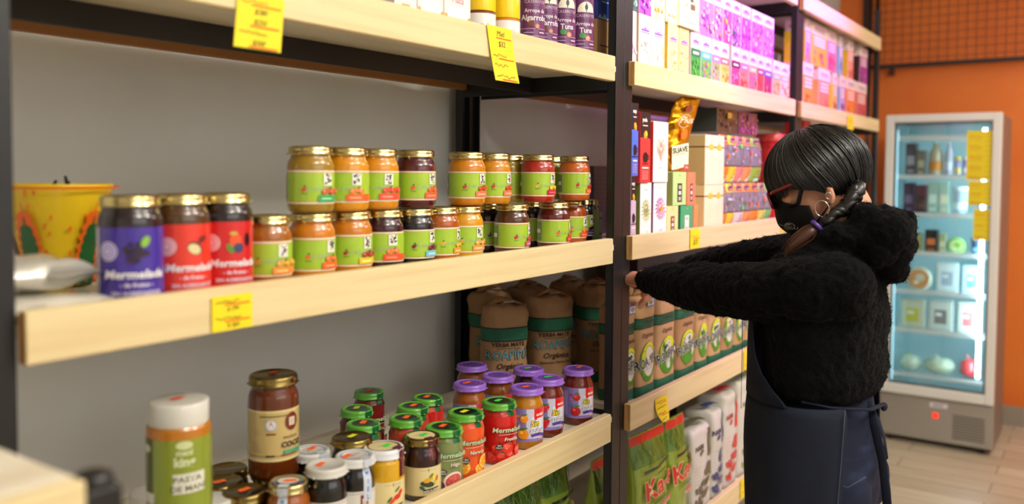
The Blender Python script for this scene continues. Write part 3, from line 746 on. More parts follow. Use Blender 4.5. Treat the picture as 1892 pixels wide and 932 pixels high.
def lilac_lid(L): 
    a = Art(); a.disc(0, 0, L*.6, L*.6, (112, 70, 168), 28).ring(0, 0, L*.45, L*.45, .0012, (160, 128, 206), 24); return a
def Cpos(px, py, top=zT, r=.036):
    # front jars stand clear of the lip: lower the lid plane until the jar fits behind it
    p = on_z(px, py, top)
    while p.y-r*1.04 < 1.0215: top -= .001; p = on_z(px, py, top)
    return (p.x, p.y, zC, top)
G1 = 'sugar-free jam jars with lilac lids'
for px, py, top, body, fc, kind, st, sc, words in (
    (1068, 680, zT, (116, 34, 14), (196, 30, 36), 'cherry', (.009, .004, .3), ORANGE, 'sugar-free cherry jam with lilac lid, nearest the black post'),
    (1012, 697, zT, (122, 36, 16), (220, 34, 36), 'straw', (.004, .003, -.2), LIME, 'sugar-free strawberry jam with lilac lid and lime sticker, middle of the front three'),
    (973, 714, zT, (176, 112, 24), (246, 156, 30), 'orange', (-.001, .0, 0), ORANGE, 'sugar-free orange jam with lilac lid, front left beside the tall strawberry jar'),
    (977, 680, zT, (70, 20, 18), (200, 40, 60), 'cherry', (-.001, .002, 0), LIME, 'dark red jam with lilac lid and lime sticker, second row behind the strawberry jar'),
    (920, 692, zT, (136, 70, 22), (240, 150, 40), 'orange', None, None, 'brown-amber jam with plain lilac lid and no sticker, second row'),
    (872, 673, zT, (130, 66, 26), (240, 150, 40), 'orange', None, None, 'brown jam with dusky lilac lid, farthest back beside the rear post'),
    (868, 707, zT, (150, 78, 26), (240, 130, 40), 'orange', (-.004, .004, .1), ORANGE, 'amber jam with lilac lid and orange sticker, leftmost of the lilac-lidded jars')):
    x, y, z, top = Cpos(px, py, top, .038)
    jar('jam_jar', words, 'jar', (x, y, z), -.2, G1, .038, top-zC, body, 'round', 'enamel', (150, 104, 206), lr=1.03, lh=.0145, art=sin_art(.038, top-zC, fc, kind), sticker=sc, st_at=st or (0, 0, 0), lidart=lilac_lid)
G2 = 'fruit jam jars with bright green lids'
for px, py, top, bg, word, fruit, body, st, sc, rz, words in (
    (922, 740, zT, (200, 30, 26), 'Frutilla', 'straw', (176, 24, 20), (.0, .002, .1), LIME, .0, 'tall strawberry jam jar with green lid and lime sticker, strawberries printed round its base'),
    (860, 760, zT, (226, 84, 30), 'Naranja', 'orange', (214, 74, 22), (-.001, .002, 0), YEL, .06, 'orange jam jar with green lid and yellow sticker, orange slices printed on it'),
    (820, 787, zT, (124, 136, 84), 'Higo', 'fig', (116, 124, 74), (.001, .003, .2), ORANGE, .02, 'grey-green fig jam jar with green lid, cut fig printed at its base'),
    (790, 733, zT, (206, 44, 36), 'Frutilla', 'straw', (190, 34, 28), (.001, .002, .2), ORANGE, .1, 'red jam jar with green lid, farthest right of the back green lids'),
    (763, 749, zT, (214, 70, 60), 'Frutilla', 'straw', (196, 54, 44), (.003, .0, .1), ORANGE, .1, 'pink-red jam jar with green lid, directly behind the pale red one'),
    (750, 771, zT, (206, 84, 74), 'Ciruela', 'straw', (180, 60, 50), (.002, .0, .3), ORANGE, .1, 'pale red jam jar with green lid behind the dark pumpkin jar'),
    (682, 722, zT, (120, 30, 26), 'Ciruela', 'straw', (110, 24, 20), (.001, .001, .1), (230, 60, 50), .2, 'dark red jam jar with green lid, farthest back against the wall'),
    (659, 754, zT, (110, 26, 24), 'Ciruela', 'straw', (96, 22, 20), (.003, .002, .3), (170, 200, 50), .2, 'deep red jam jar with green lid and olive sticker, leftmost green lid'),
    (671, 781, zT, (120, 130, 60), 'Higo', 'fig', (108, 112, 46), (.003, .001, .3), ORANGE, .2, 'olive fig jam jar with green lid, behind the dark gold lid with yellow sticker')):
    rj = .038 if py in (740, 760, 787) else .0335; x, y, z, top = Cpos(px, py, top, rj)
    jar('jam_jar', words, 'jar', (x, y, z), rz, G2, rj, top-zC, body, 'tall', 'enamel', (92, 168, 52), lr=1.0, lh=.0145, art=mermelada_art(rj, top-zC, bg, word, fruit, px), sticker=sc, st_at=st,
        lidart=green_lid, seal=(.0085, (14, 92, 50), None, None, -.006, top-zC-.026))
def cream_lid(L): a = Art(); a.disc(0, 0, L*.7, L*.7, (216, 200, 142), 28).scribble(-L*.4, L*.1, L*.2, .004, (120, 80, 40), .0007, 4); return a
def preserve_art(r, h, kind, title):
    a = Art(); L = PI*r*.9; v0, v1 = h*.1, h*.56; H = v1-v0
    a.rect(-L, L, v0, v1, (222, 206, 150)); a.rect(-L, L, v0, v0+.001, (150, 110, 60))
    a.text('T', -.014, v0+H*.84, .005, (70, 50, 40), .03).rect(-.03, -.018, v0+H*.9, v0+H*.91, (150, 120, 80)).rect(-.010, .004, v0+H*.9, v0+H*.91, (150, 120, 80))
    cx = -.012
    if kind == 'pumpkin':
        a.disc(cx-.004, v0+H*.42, .014, .006, (40, 62, 36), 16, -.2).disc(cx-.004, v0+H*.55, .0085, .0045, (222, 160, 40), 14, .2).disc(cx+.009, v0+H*.62, .004, .006, (236, 206, 60), 12)
        a.disc(cx+.015, v0+H*.55, .003, .0075, (190, 110, 60), 10, -.4).disc(cx+.014, v0+H*.42, .0032, .005, (230, 200, 60), 10).disc(cx+.003, v0+H*.7, .006, .002, (80, 130, 50), 8, .8).disc(cx-.014, v0+H*.3, .006, .003, (40, 90, 60), 8, -.6)
    else:
        a.disc(cx+.006, v0+H*.5, .0085, .005, (206, 50, 30), 14, .3).disc(cx-.004, v0+H*.4, .006, .004, (222, 76, 40), 12, .5).disc(cx+.013, v0+H*.62, .006, .004, (216, 60, 34), 12, .7)
        a.disc(cx-.009, v0+H*.45, .007, .0022, (56, 104, 44), 8, .9).disc(cx+.006, v0+H*.74, .007, .002, (56, 104, 44), 8, .7).disc(cx-.006, v0+H*.28, .005, .002, (56, 104, 44), 8, 2.4)
    a.rect(cx-.013, cx+.019, v0+H*.13, v0+H*.24, (40, 28, 26), skew=.0025).text(title, cx+.003, v0+H*.165, .0034, (245, 240, 225), .02, rot=.08)
    return a
x, y, z, top = Cpos(779, 804, zT)
jar('preserve_jar', 'jar of dark pumpkin in syrup with dark gold lid, cream label and maroon seal', 'jar', (x, y, z), -.12, 'homemade preserve jars with cream labels', .037, top-zC, (44, 10, 12), 'round', 'bronze', lr=.98, art=preserve_art(.037, top-zC, 'pumpkin', 'Zapallo en almíbar'), sticker=LIME, st_at=(.004, -.001, .2), lidart=cream_lid, seal=(.0085, (84, 20, 32), 'DULCE', (196, 150, 60), -.006, .078))
x, y, z, top = Cpos(709, 824, zT)
jar('honey_jar', 'jar of golden honey with white lid, cream label and maroon seal', 'jar', (x, y, z), .02, 'homemade preserve jars with cream labels', .0375, top-zC, (206, 150, 14), 'straight', 'enamel', (222, 222, 226), lr=1.0, lh=.017, art=preserve_art(.0375, top-zC, 'rose', 'Dulces La Gringa'), sticker=LIME, st_at=(.006, -.002, .2), lidart=lambda L: Art().disc(0, 0, L*.84, L*.84, (90, 30, 40), 28).disc(-.001, .0005, L*.7, L*.7, (222, 208, 150), 28).scribble(-L*.3, L*.1, L*.1, .004, (120, 80, 40), .0007, 4), seal=(.0085, (92, 24, 36), 'DULCES', (196, 150, 60), .008, .075))
x, y, z, top = Cpos(650, 806, zT)
jar('jam_jar', 'dark jam jar with plain dark gold lid and yellow sticker, behind the honey jar', 'jar', (x, y, z), 0, None, .0375, top-zC, (24, 12, 8), 'round', 'bronze', lr=1.0, art=Art().rect(-.1, .1, .03, .07, (60, 44, 30)), sticker=YEL, st_at=(.002, .001, .15))
def blue_lid(L):
    a = Art(); a.ring(0, 0, L*.72, L*.72, .0018, (70, 130, 196), 28).disc(0, 0, L*.52, L*.4, (214, 206, 196), 20).scribble(-L*.35, L*.35, 0, .005, (90, 66, 50), .0012, 9); return a
def white_art(r, h, seed=0):
    a = Art(); L = PI*r*.94; v0, v1 = h*.06, h*.575; H = v1-v0
    a.rect(-L, L, v0, v1, (216, 212, 204)); a.rect(-L, L, v1-.0045, v1-.0035, (150, 140, 130))
    a.rect(-.018, -.0035, v0+H*.38, v0+H*.9, (126, 44, 30)); a.rect(-.0145, -.007, v0+H*.46, v0+H*.8, (222, 216, 204)); a.rect(-.0128, -.0118, v0+H*.5, v0+H*.76, (126, 44, 30)).rect(-.0098, -.0088, v0+H*.5, v0+H*.76, (126, 44, 30))
    a.disc(-.036, v0+H*.6, .006, .006, (180, 200, 224), 16).disc(-.036, v0+H*.6, .0045, .0045, (225, 226, 230), 16).poly([(-.0385, v0+H*.56), (-.0335, v0+H*.56), (-.036, v0+H*.68)], (226, 110, 80))
    a.disc(.004, v0+H*.26, .005, .007, (196, 50, 70), 12).text('DULCE', -.01, v0+H*.2, .004, (90, 50, 40), .02)
    return a
for px, py, top, lidc, lidk, body, st, seal, words, la, rz in (
    (656, 840, 1.076, (214, 212, 206), 'enamel', (16, 12, 16), (-.014, .006, .1), True, 'black jam jar with blue-ringed white lid and blue-and-white seal, beside the honey', blue_lid, 0),
    (603, 858, 1.070, (206, 204, 196), 'enamel', (12, 13, 13), (-.006, .008, .35), False, 'black jam jar with plain white lid and orange sticker, in front of the blue-ringed lids', None, -.1),
    (574, 831, 1.064, (210, 208, 202), 'enamel', (40, 24, 14), (.008, .004, .2), True, 'jam jar with white lid ringed in blue, half hidden behind the tall chutney jar', blue_lid, .1),
    (533, 888, 1.056, (200, 168, 90), 'gold', (150, 78, 32), (.003, .0, .2), True, 'caramel-brown jam jar with gold lid and blue-and-white paper seal at the bottom edge', blue_lid, -.9)):
    x, y, z, top = Cpos(px, py, top)
    jar('jam_jar', words, 'jar', (x, y, z), rz, None, .0345, top-zC, body, 'round', lidk, lidc, lr=1.03 if lidk == 'enamel' else .96, lh=.015, art=white_art(.0345, top-zC), sticker=ORANGE, st_at=st, lidart=la,
        seal=(.0085, (196, 204, 216), 'MIEL', (60, 120, 190), -.004, .055) if seal else None)
for i, (px, py, top, words, st) in enumerate(((453, 905, 1.04, 'front dark jar with gold lid and orange sticker at the bottom edge of the photo', (0, .002, 0)), (408, 888, 1.04, 'dark jar with gold lid and orange sticker, right behind the peanut paste jar', (-.004, -.002, -.3)), (462, 862, 1.036, 'dark jar with plain gold lid hidden under the tall chutney jar', None))):
    x, y, z, top = Cpos(px, py, top)
    if i == 2: x, y = .995, 1.19
    jar('jam_jar', words, 'jar', (x, y, z), 0, 'squat dark jars with gold lids', .037, top-zC, (22, 12, 8), 'round', 'bronze', lr=.99, lh=.0155, art=Art().rect(-.1, .1, .02, .05, (70, 52, 36)), sticker=ORANGE if st else None, st_at=st or (0, 0, 0))
jar('jam_jar', 'dark jar with dull gold lid peeping out behind the base of the tall chutney jar', 'jar', (.955, 1.265, zC), 0, 'squat dark jars with gold lids', .036, 1.036-zC, (22, 12, 8), 'round', 'bronze', lr=.99, lh=.0155, art=Art().rect(-.1, .1, .02, .05, (70, 52, 36)))
# tall jar standing on the squat ones
r, h = .0425, .176
a = Art(); L = PI*r*.96; v0, v1 = h*.2, h*.69; H = v1-v0
a.rect(-L, L, v0, v1, (196, 172, 112)).rect(-L, L, v1-.0035, v1, (222, 202, 146)).rect(-L, L, v0, v0+.004, (222, 202, 146)).rect(-L, L, v0+.0085, v0+.0095, (80, 50, 30)).rect(-.055, -.004, v1-.0105, v1-.009, (70, 40, 24))
a.rect(-.045, -.03, v0+.0082, v0+.0112, (40, 40, 30)).rect(-.02, .01, v0+.008, v0+.0108, (150, 60, 40))
cx = -.03
a.disc(cx-.006, v0+H*.72, .0095, .0095, (170, 190, 216), 20).disc(cx-.006, v0+H*.72, .0072, .0072, (226, 224, 220), 20).poly([(cx-.0105, v0+H*.68), (cx-.0015, v0+H*.68), (cx-.006, v0+H*.8)], (226, 120, 90)).rect(cx-.0135, cx+.0015, v0+H*.53, v0+H*.56, (120, 60, 40))
a.disc(cx+.03, v0+H*.76, .0125, .0155, (112, 40, 22), 22).rect(cx+.0245, cx+.0355, v0+H*.68, v0+H*.84, (226, 214, 190)).rect(cx+.0277, cx+.0287, v0+H*.7, v0+H*.82, (112, 40, 22)).rect(cx+.0313, cx+.0323, v0+H*.7, v0+H*.82, (112, 40, 22))
a.text('DULCE DE', cx+.027, v0+H*.44, .004, (70, 44, 26), .02).text('COCO', cx+.03, v0+H*.27, .009, (56, 36, 22), .04).rect(cx+.014, cx+.05, v0+H*.13, v0+H*.21, (76, 156, 110))
a.ring(cx-.03, v0+H*.58, .004, .005, .0008, (150, 140, 130), 16)
for k in range(5): a.rect(cx-.04, cx-.02-.002*k, v0+H*(.2+.045*k), v0+H*(.2+.045*k)+.0008, (150, 126, 76))
p = on_z(505, 690, 1.2125)
jar('preserve_jar', 'tall brown-red preserve jar with cream label standing on the squat gold-lidded jars', 'jar', (p.x, p.y, 1.0365), .05, None, r, h, (104, 44, 14), 'tall', 'bronze', lr=.985, lh=.017, art=a, sticker=(240, 84, 30), st_at=(.006, .006, .2))
# peanut paste
r = .0455; h = .187
a = Art(); L = PI*r*.97; v0, v1 = h*.15, h*.74; H = v1-v0
a.rect(-L, L, v0, v1, (134, 148, 46)).rect(-.087, -.0665, v0, v1, (84, 92, 28))
cx = -.026
a.disc(cx+.006, v0+H*.93, .012, .006, (206, 214, 160), 16).text('maní', cx+.006, v0+H*.80, .0085, (214, 220, 176), .03).text('king', cx+.006, v0+H*.66, .0125, (214, 220, 176), .04)
a.rect(cx-.01, cx+.036, v0+H*.3, v0+H*.56, (222, 220, 206)).text('PASTA', cx+.010, v0+H*.45, .0078, (84, 92, 50), .02, wide=1.25).text('DE MANÍ', cx+.012, v0+H*.33, .0078, (84, 92, 50), .02, wide=1.15)
a.rect(-.088, -.064, v0+H*.08, v0+H*.3, (214, 212, 200)).text('450 G', -.075, v0+H*.12, .006, (80, 80, 60), .02).disc(-.078, v0+H*.88, .008, .006, (206, 212, 176), 14)
p = on_z(330, 738, 1.224)
jar('peanut_paste_jar', 'tall jar of peanut paste with white cap and olive-green label at the lower left', 'jar', (p.x, p.y, 1.037), 0, None, r, h, (178, 106, 30), 'straight', 'cap', (218, 216, 206), lr=.94, lh=.033, art=a, sticker=(250, 84, 40), st_at=(.0, .004, .1))
for (px, py, words) in ((281, 908, 'squat jar with white cap showing at the lower left behind the peanut paste jar'), (388, 922, 'squat jar with white cap showing at the lower right of the peanut paste jar')):
    p = on_z(px, py, 1.036)
    jar('peanut_paste_jar', words, 'jar', (p.x if px > 300 else p.x, p.y, zC), 0, 'squat jars under the peanut paste', .0355, 1.036-zC, (170, 100, 30), 'straight', 'cap', (206, 204, 196), lr=.98, lh=.028, art=Art().rect(-.11, .11, .012, .055, (134, 148, 46)))

# ---- top shelf (A) of the near unit: yellow-capped honey jars and syrup bottles
zA = Zb['A']
def honey_art(r, h): a = Art(); a.rect(-PI*r*.9, PI*r*.9, .006, h*.46, (238, 232, 226)).scribble(-.02, .012, h*.25, .008, (190, 90, 120), .0009, 5).scribble(-.02, .0, h*.12, .004, (120, 110, 100), .0007, 6); return a
for px, Y, words in ((916, 1.065, 'honey jar with yellow cap, left of two on the top shelf'), (961, 1.07, 'honey jar with yellow cap beside the syrup bottles on the top shelf')):
    X = x_right(px, Y, .033, zA+.05)
    jar('honey_jar', words, 'jar', (X, Y, zA), -.35, 'honey jars with yellow caps', .033, .115, (190, 110, 30) if px > 930 else (120, 50, 20), 'straight', 'cap', (246, 206, 22), lr=1.0, lh=.056, art=honey_art(.033, .115))
def syrup_art(r, word, c2):
    a = Art(); L = .058; v0, v1 = .012, .172; cx = -.012
    a.rect(cx-L*.62, cx+L*.62, v0+.014, v1, (106, 50, 100)); a.ring(cx, v0+.03, .038, .030, .0016, (176, 130, 210), 22, PI, 2*PI)
    a.disc(cx, v0+.018, L*.6, .017, (106, 50, 100), 20).ring(cx, v0+.019, L*.62, .019, .0016, (176, 130, 210), 24, PI, 2*PI)
    for s in (-1, 1): a.rect(cx+s*L*.62-.0008, cx+s*L*.62+.0008, v0+.018, v1, (176, 130, 210))
    a.rect(cx-.034, cx+.034, v0+.036, v0+.0372, (196, 160, 200)).rect(cx-.034, cx+.034, v0+.02, v0+.0212, (196, 160, 200))
    a.text('Arrope de', cx, v0+.072, .0085, (238, 228, 236), .01, wide=.95).text(word, cx, v0+.055, .012, (238, 228, 236), .02, wide=.9)
    a.text('CASERITOS', cx, v0+.092, .0065, (196, 176, 190), .005, wide=1.05)
    a.disc(cx, v0+.107, .021, .021, (238, 228, 206), 22).rect(cx-.024, cx+.024, v0+.084, v0+.1035, (106, 50, 100)).text('CASERITOS', cx, v0+.092, .0065, (196, 176, 190), .005, wide=1.05).disc(cx, v0+.115, .004, .007, (60, 40, 60), 10).line([(cx, v0+.104), (cx, v0+.126)], .002, (60, 40, 60))
    a.disc(cx-.009, v0+.048, .0072, .0064, c2[0], 14).disc(cx+.004, v0+.042, .0064, .0064, c2[1], 14).disc(cx+.004, v0+.042, .0042, .0042, tuple(min(255, c+50) for c in c2[1]), 12)
    for k in range(2): a.rect(cx-.026, cx-.004, v0+.027-.005*k-.006*k, v0+.029-.005*k-.006*k, (190, 160, 190)); a.rect(cx+.008, cx+.022, v0+.027, v0+.030, (210, 190, 210))
    return a
for px, Y, word, c2, words in ((1006, 1.066, 'Algarrobo', ((120, 60, 50), (150, 80, 60)), 'carob syrup bottle, leftmost of the four purple-labelled bottles'),
                        (1030, 1.076, 'Algarroba', ((120, 60, 50), (150, 80, 60)), 'carob syrup bottle partly behind its neighbour, second of four'),
                        (1063, 1.068, 'Tuna', ((70, 150, 70), (236, 110, 80)), 'prickly pear syrup bottle, third of the four purple-labelled bottles'),
                        (1097, 1.058, 'Tuna', ((70, 150, 70), (236, 120, 90)), 'prickly pear syrup bottle, last of four, beside the brown carton')):
    r = .030; X = x_right(px, Y, r, zA+.06)
    root = thing('syrup_bottle', words, 'bottle', (X, Y, zA), -.25, 'purple-labelled syrup bottles')
    link('glass_body', MB().lathe([(0, .001), (r*.85, .001), (r*.96, .003), (r, .01), (r, .165), (r*.95, .185), (r*.7, .21), (r*.45, .228), (r*.4, .25), (r*.4, .268)], 36, (26, 10, 24), 'filled_glass', cap=False), root)
    link('cap', MB().lathe([(r*.46, .255), (r*.46, .285), (r*.4, .29), (0, .29)], 24, (30, 24, 30), 'plastic', cap=False), root)
    mb = MB(); syrup_art(r, word, c2).put(mb, cyl(r), 'gloss', base=.0004, eps=.00008); link('label', mb, root)

# ---- painted flower pot and foil packets at the left end of shelf B
root = thing('flower_pot', 'yellow painted pot with orange specks and green leaves on the middle shelf', 'pot', (on_y(106, 340, 1.335).x, 1.335, zB), .2)
PR = [(0, .001), (.043, .001), (.047, .004), (.052, .05), (.062, .09), (.073, .135), (.079, .155)]
mb = MB().lathe(PR+[(.079, .158), (.075, .158), (.069, .135), (.04, .01), (0, .01)], 56, (226, 190, 26), 'clay', cap=False)
rr = lambda v: float(np.interp(v, [p[1] for p in PR], [p[0] for p in PR]))
pf = lambda u, v, o: ((rr(v)+o)*math.sin(u), -(rr(v)+o)*math.cos(u), v)
a = Art(); R = random.Random(5)
for k in range(70): a.disc(R.uniform(-3, 3), R.uniform(.015, .148), R.uniform(.02, .045), R.uniform(.0025, .006), (232, 120, 30), 8, R.uniform(-.1, .1))
for c in (-2.4, -1.35, .05, 1.4, 2.6):
    for s in range(9): t = s/8; a.disc(c, .006+.115*t, .02+.36*math.sqrt(max(0, 1-t*t)), .012, (232, 104, 24), 12)
    for s in range(9): t = s/8; a.disc(c, .002+.098*t, .02+.28*math.sqrt(max(0, 1-t*t)), .011, (24, 92, 42), 12)
a.rect(-3.14, 3.14, .151, .1545, (232, 110, 30), du=.1)
a.put(mb, pf, 'clay', eps=.00006); link('pot_body', mb, root)
mb = MB(); mb.lathe([(0, .12), (.060, .12), (.064, .13), (0, .135)], 24, (50, 34, 24), 'kraft', cap=False); link('soil', mb, root)
mb = MB()
for x, y, h_, t in ((.0, -.02, .162, .2), (.012, -.01, .17, -.3), (-.012, .0, .163, .5)): mb.tube([(x, y, .12), (x+.004*t, y, .15), (x+.02*t, y, h_)], [.004, .0035, .002], 8, (40, 34, 30), 'kraft')
link('plant_stem', mb, root)
def pillow(w, d, h, col, m, seed, crimp='x', puff=.5, n=18, k=26, wr=.004):
    """flat filled packet lying down; w along X, d along Y, seams at both X ends"""
    mb = MB(); R = random.Random(seed); vs = []; fs = []
    for side in (1, -1):
        for j in range(n+1):
            for i in range(k+1):
                u = -1+2*i/k; v = -1+2*j/n
                e = max(0, 1-abs(u)**3.2)**.55*max(0, 1-abs(v)**4)**.5
                x = u*w/2; y = v*d/2*(1-.04*(1-e)); nn = noise.noise((x*26+seed, y*26, side*3.0))*wr*(1.2-e*.5)
                z = h/2+side*(h/2*e)+(nn if e > .02 else nn*.4)+.002*side*0
                vs.append((x, y, max(.0006, z) if side < 0 else max(.0014, z)))
    N = (n+1)*(k+1)
    for s in (0, 1):
        for j in range(n):
            for i in range(k):
                q = (s*N+j*(k+1)+i, s*N+j*(k+1)+i+1, s*N+(j+1)*(k+1)+i+1, s*N+(j+1)*(k+1)+i)
                fs.append(q if s == 0 else tuple(reversed(q)))
    for i in range(k):
        for j0 in (0, n): fs.append((j0*(k+1)+i, j0*(k+1)+i+1, N+j0*(k+1)+i+1, N+j0*(k+1)+i))
    for j in range(n):
        for i0 in (0, k): fs.append((j*(k+1)+i0, (j+1)*(k+1)+i0, N+(j+1)*(k+1)+i0, N+j*(k+1)+i0))
    return mb.add(vs, fs, col, m, True)
root = thing('foil_packet', 'silver foil packet lying flat, lower of two at the left end of the middle shelf', 'packet', (.525, 1.10, zB), .06, 'silver foil packets')
link('pouch', pillow(.20, .14, .026, (205, 198, 182), 'film', 3), root)
mb = MB(); mb.box(.1002, .112, -.066, .066, .011, .0125, (214, 208, 196), 'film'); link('end_seal', mb, root)
root = thing('foil_packet', 'shiny silver foil packet lying on top of the other foil packet', 'packet', (.503, 1.13, zB+.030), .02, 'silver foil packets')
link('pouch', pillow(.215, .15, .04, (226, 224, 216), 'silver_film', 9, wr=.009), root)
mb = MB(); T = Matrix.Translation((.118, 0, .017)) @ Matrix.Rotation(.45, 4, 'Y'); mb.box(-.010, .014, -.07, .07, -.0008, .0008, (236, 232, 222), 'silver_film', T=T); link('end_seal', mb, root)
# dark cartons behind the right end of the rows
def carton(name, lab, cat, x0, x1, y0, y1, z, h, col, left=None, art=None, lart=None, group=None, mt='card', topcol=None, rz=0, lean=0, sidecol=None):
    root = thing(name, lab, cat, ((x0+x1)/2, y0, z), rz, group); w2 = (x1-x0)/2; d = y1-y0
    mb = MB(); mb.box(-w2, w2, 0, d, .0003, h, col, mt, bev=.0009)
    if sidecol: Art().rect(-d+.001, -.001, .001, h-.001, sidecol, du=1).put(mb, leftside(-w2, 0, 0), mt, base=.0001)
    if topcol: Art().rect(-w2+.001, w2-.001, .001, d-.001, topcol, du=1).put(mb, topface(h), mt, base=.0001)
    o = link('carton', mb, root)
    if art: mb = MB(); art.put(mb, front(), mt, base=.0002); link('front_print', mb, root)
    if lart: mb = MB(); lart.put(mb, leftside(-w2, 0, 0), mt, base=.0003); link('side_print', mb, root)
    return root
X = x_at(1096, 400, 1.235)
a = Art(); a.rect(-.045, .03, .07, .19, (84, 52, 84)).lines(-.04, .02, .09, .17, 7, (130, 100, 130))
carton('tea_carton', 'dark purple carton with fine print behind the right end of the jar rows', 'carton', X, X+.11, 1.235, 1.33, zB, .20, (70, 44, 72), art=Art().lines(-.045, .045, .03, .18, 12, (112, 84, 116)), lart=Art().lines(-.085, -.01, .03, .18, 12, (112, 84, 116)))
X = x_at(1107, 425, 1.09)
carton('tea_carton', 'small carton with grey barcode side squeezed beside the black post on the middle shelf', 'carton', X, X+.018, 1.09, 1.15, zB, .084, (112, 120, 84), art=Art().rect(-.008, .008, .004, .08, (150, 152, 140)).rect(-.007, .007, .02, .024, (40, 44, 34)).rect(-.007, .007, .06, .064, (40, 44, 34)).lines(-.007, .007, .028, .056, 8, (90, 92, 80)))
# white and orange cartons, brown carton on the top shelf near unit
def orb(w, h):
    a = Art(); a.rect(-w/2+.001, w/2-.001, .001, .032, (246, 160, 40), du=.02).disc(0, .034, w*.42, .014, (240, 236, 232), 18).disc(-.01, .02, .006, .006, (226, 100, 40), 10); a.text('Maca', .0, .055, .012, (226, 120, 140), 0, .1); return a
for (pl, pr, words, g) in ((729, 771, 'white carton with pale lilac print, leftmost on the top shelf', 0), (772, 820, 'white carton with orange wave, left of the pair on the top shelf', 1), (821, 870, 'white carton with orange wave, right of the pair beside the honey', 1)):
    x0, x1 = x_at(pl, 20, 1.03), x_at(pr, 20, 1.03)-.001
    carton('tea_carton', words, 'carton', x0, x1, 1.03, 1.10, zA, .15, (228, 222, 220), art=orb(x1-x0, .15) if g else Art().rect(-.03, .02, .004, .02, (206, 186, 206)).rect(-.01, .01, .004, .03, (236, 160, 90)), group='white cartons on the top shelf of the near unit')
x0, x1 = x_at(1103, 60, 1.092), 2.03
carton('parcel_carton', 'plain brown carton with printed lines beside the black post on the top shelf', 'carton', x0, x1, 1.092, 1.13, zA, .13, (178, 138, 92), art=Art().rect(-.018, .03, .062, .066, (70, 50, 34)).lines(-.012, .03, .02, .055, 9, (130, 96, 60), .0008).lines(-.005, .03, .075, .115, 7, (140, 106, 70), .0008), mt='paper')
carton('parcel_carton', 'blue carton with white waves standing on the plain brown carton', 'carton', x0, x1, 1.092, 1.13, zA+.1305, .09, (34, 60, 150), art=Art().poly([(-.03, .002), (-.02, .014), (-.01, .004), (.005, .018), (.02, .004), (.03, .012), (.03, .002)], (150, 180, 220)).rect(-.01, .028, .045, .048, (200, 214, 236)))
# ------------------------------------------------------------------ tea and incense cartons, top shelf of the middle unit
def brand(a, w, h, cy, col=(128, 76, 176)):
    a.disc(0, cy+h*.052, w*.12, h*.012, col, 8).rect(-w*.3, w*.3, cy, cy+h*.034, col, du=.05).rect(-w*.36, w*.36, cy-h*.03, cy-h*.018, col, du=.05); return a
def floral(a, x0, x1, v0, v1, cols, n, seed, s=.004):
    R = random.Random(seed)
    for k in range(n): a.disc(R.uniform(x0, x1), R.uniform(v0, v1), s*R.uniform(.6, 1.4), s*R.uniform(.6, 1.8), R.choice(cols), 8, R.random()*3)
    return a
def tea(px0, px1, pyref, Y, z, h, style, words, group, d=.10, seed=0, side=None, lean=0):
    x0, x1 = x_at(px0, pyref, Y), x_at(px1, pyref, Y)-.0012
    w = x1-x0; a = Art(); base, c1, c2 = style[:3]
    k = style[3] if len(style) > 3 else 'band'
    if k == 'plain':
        brand(a, w, h, h*.72, c1); floral(a, -w*.42, w*.42, h*.03, h*.55, c2, 16, seed, .0032); a.line([(-w*.2, h*.5), (w*.1, h*.42), (-w*.1, h*.36), (w*.2, h*.3)], .0012, c1)
        for j in range(3): a.disc(-w*.25+w*.25*j, h*.14, w*.07, h*.035, c2[0], 8)
    elif k == 'photo':
        a.rect(-w/2+.0005, w/2-.0005, .0008, h*.70, c1, du=.05); brand(a, w, h, h*.82); a.rect(-w/2+.0005, w/2-.0005, h*.55, h*.68, c2[0], du=.05).rect(-w*.3, w*.3, h*.59, h*.64, (225, 215, 230), du=.05)
        floral(a, -w*.38, w*.38, h*.06, h*.48, c2[1:] or c2, 15, seed, .005)
    elif k == 'full':
        a.rect(-w/2+.0005, w/2-.0005, .0008, h*.72, c1, du=.05); brand(a, w, h, h*.84); floral(a, -w*.42, w*.42, h*.04, h*.66, c2+[(150, 70, 170), (236, 206, 236)], 34, seed, .006)
    elif k == 'text':
        a.rect(-w*.25, w*.4, h*.7, h*.715, (120, 100, 70), du=.05).rect(-w*.25, w*.4, h*.28, h*.288, (120, 100, 70), du=.05)
        a.rect(-w*.2, w*.35, h*.78, h*.8, (140, 130, 90), du=.05).disc(w*.12, h*.5, w*.1, h*.03, (90, 80, 60), 8).text('ID', -w*.16, h*.36, h*.06, (110, 100, 80)).rect(w*.05, w*.3, h*.34, h*.44, (110, 96, 70), du=.05).rect(-w*.3, w*.4, h*.1, h*.11, (90, 160, 140), du=.05)
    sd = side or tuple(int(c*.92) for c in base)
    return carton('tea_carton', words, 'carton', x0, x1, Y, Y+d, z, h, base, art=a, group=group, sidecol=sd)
z2 = zA; hs = on_y(1180, 23, 1.03).z-zA
GA = 'pale tea cartons, lower row left on the top shelf'
W_ = (230, 216, 224)
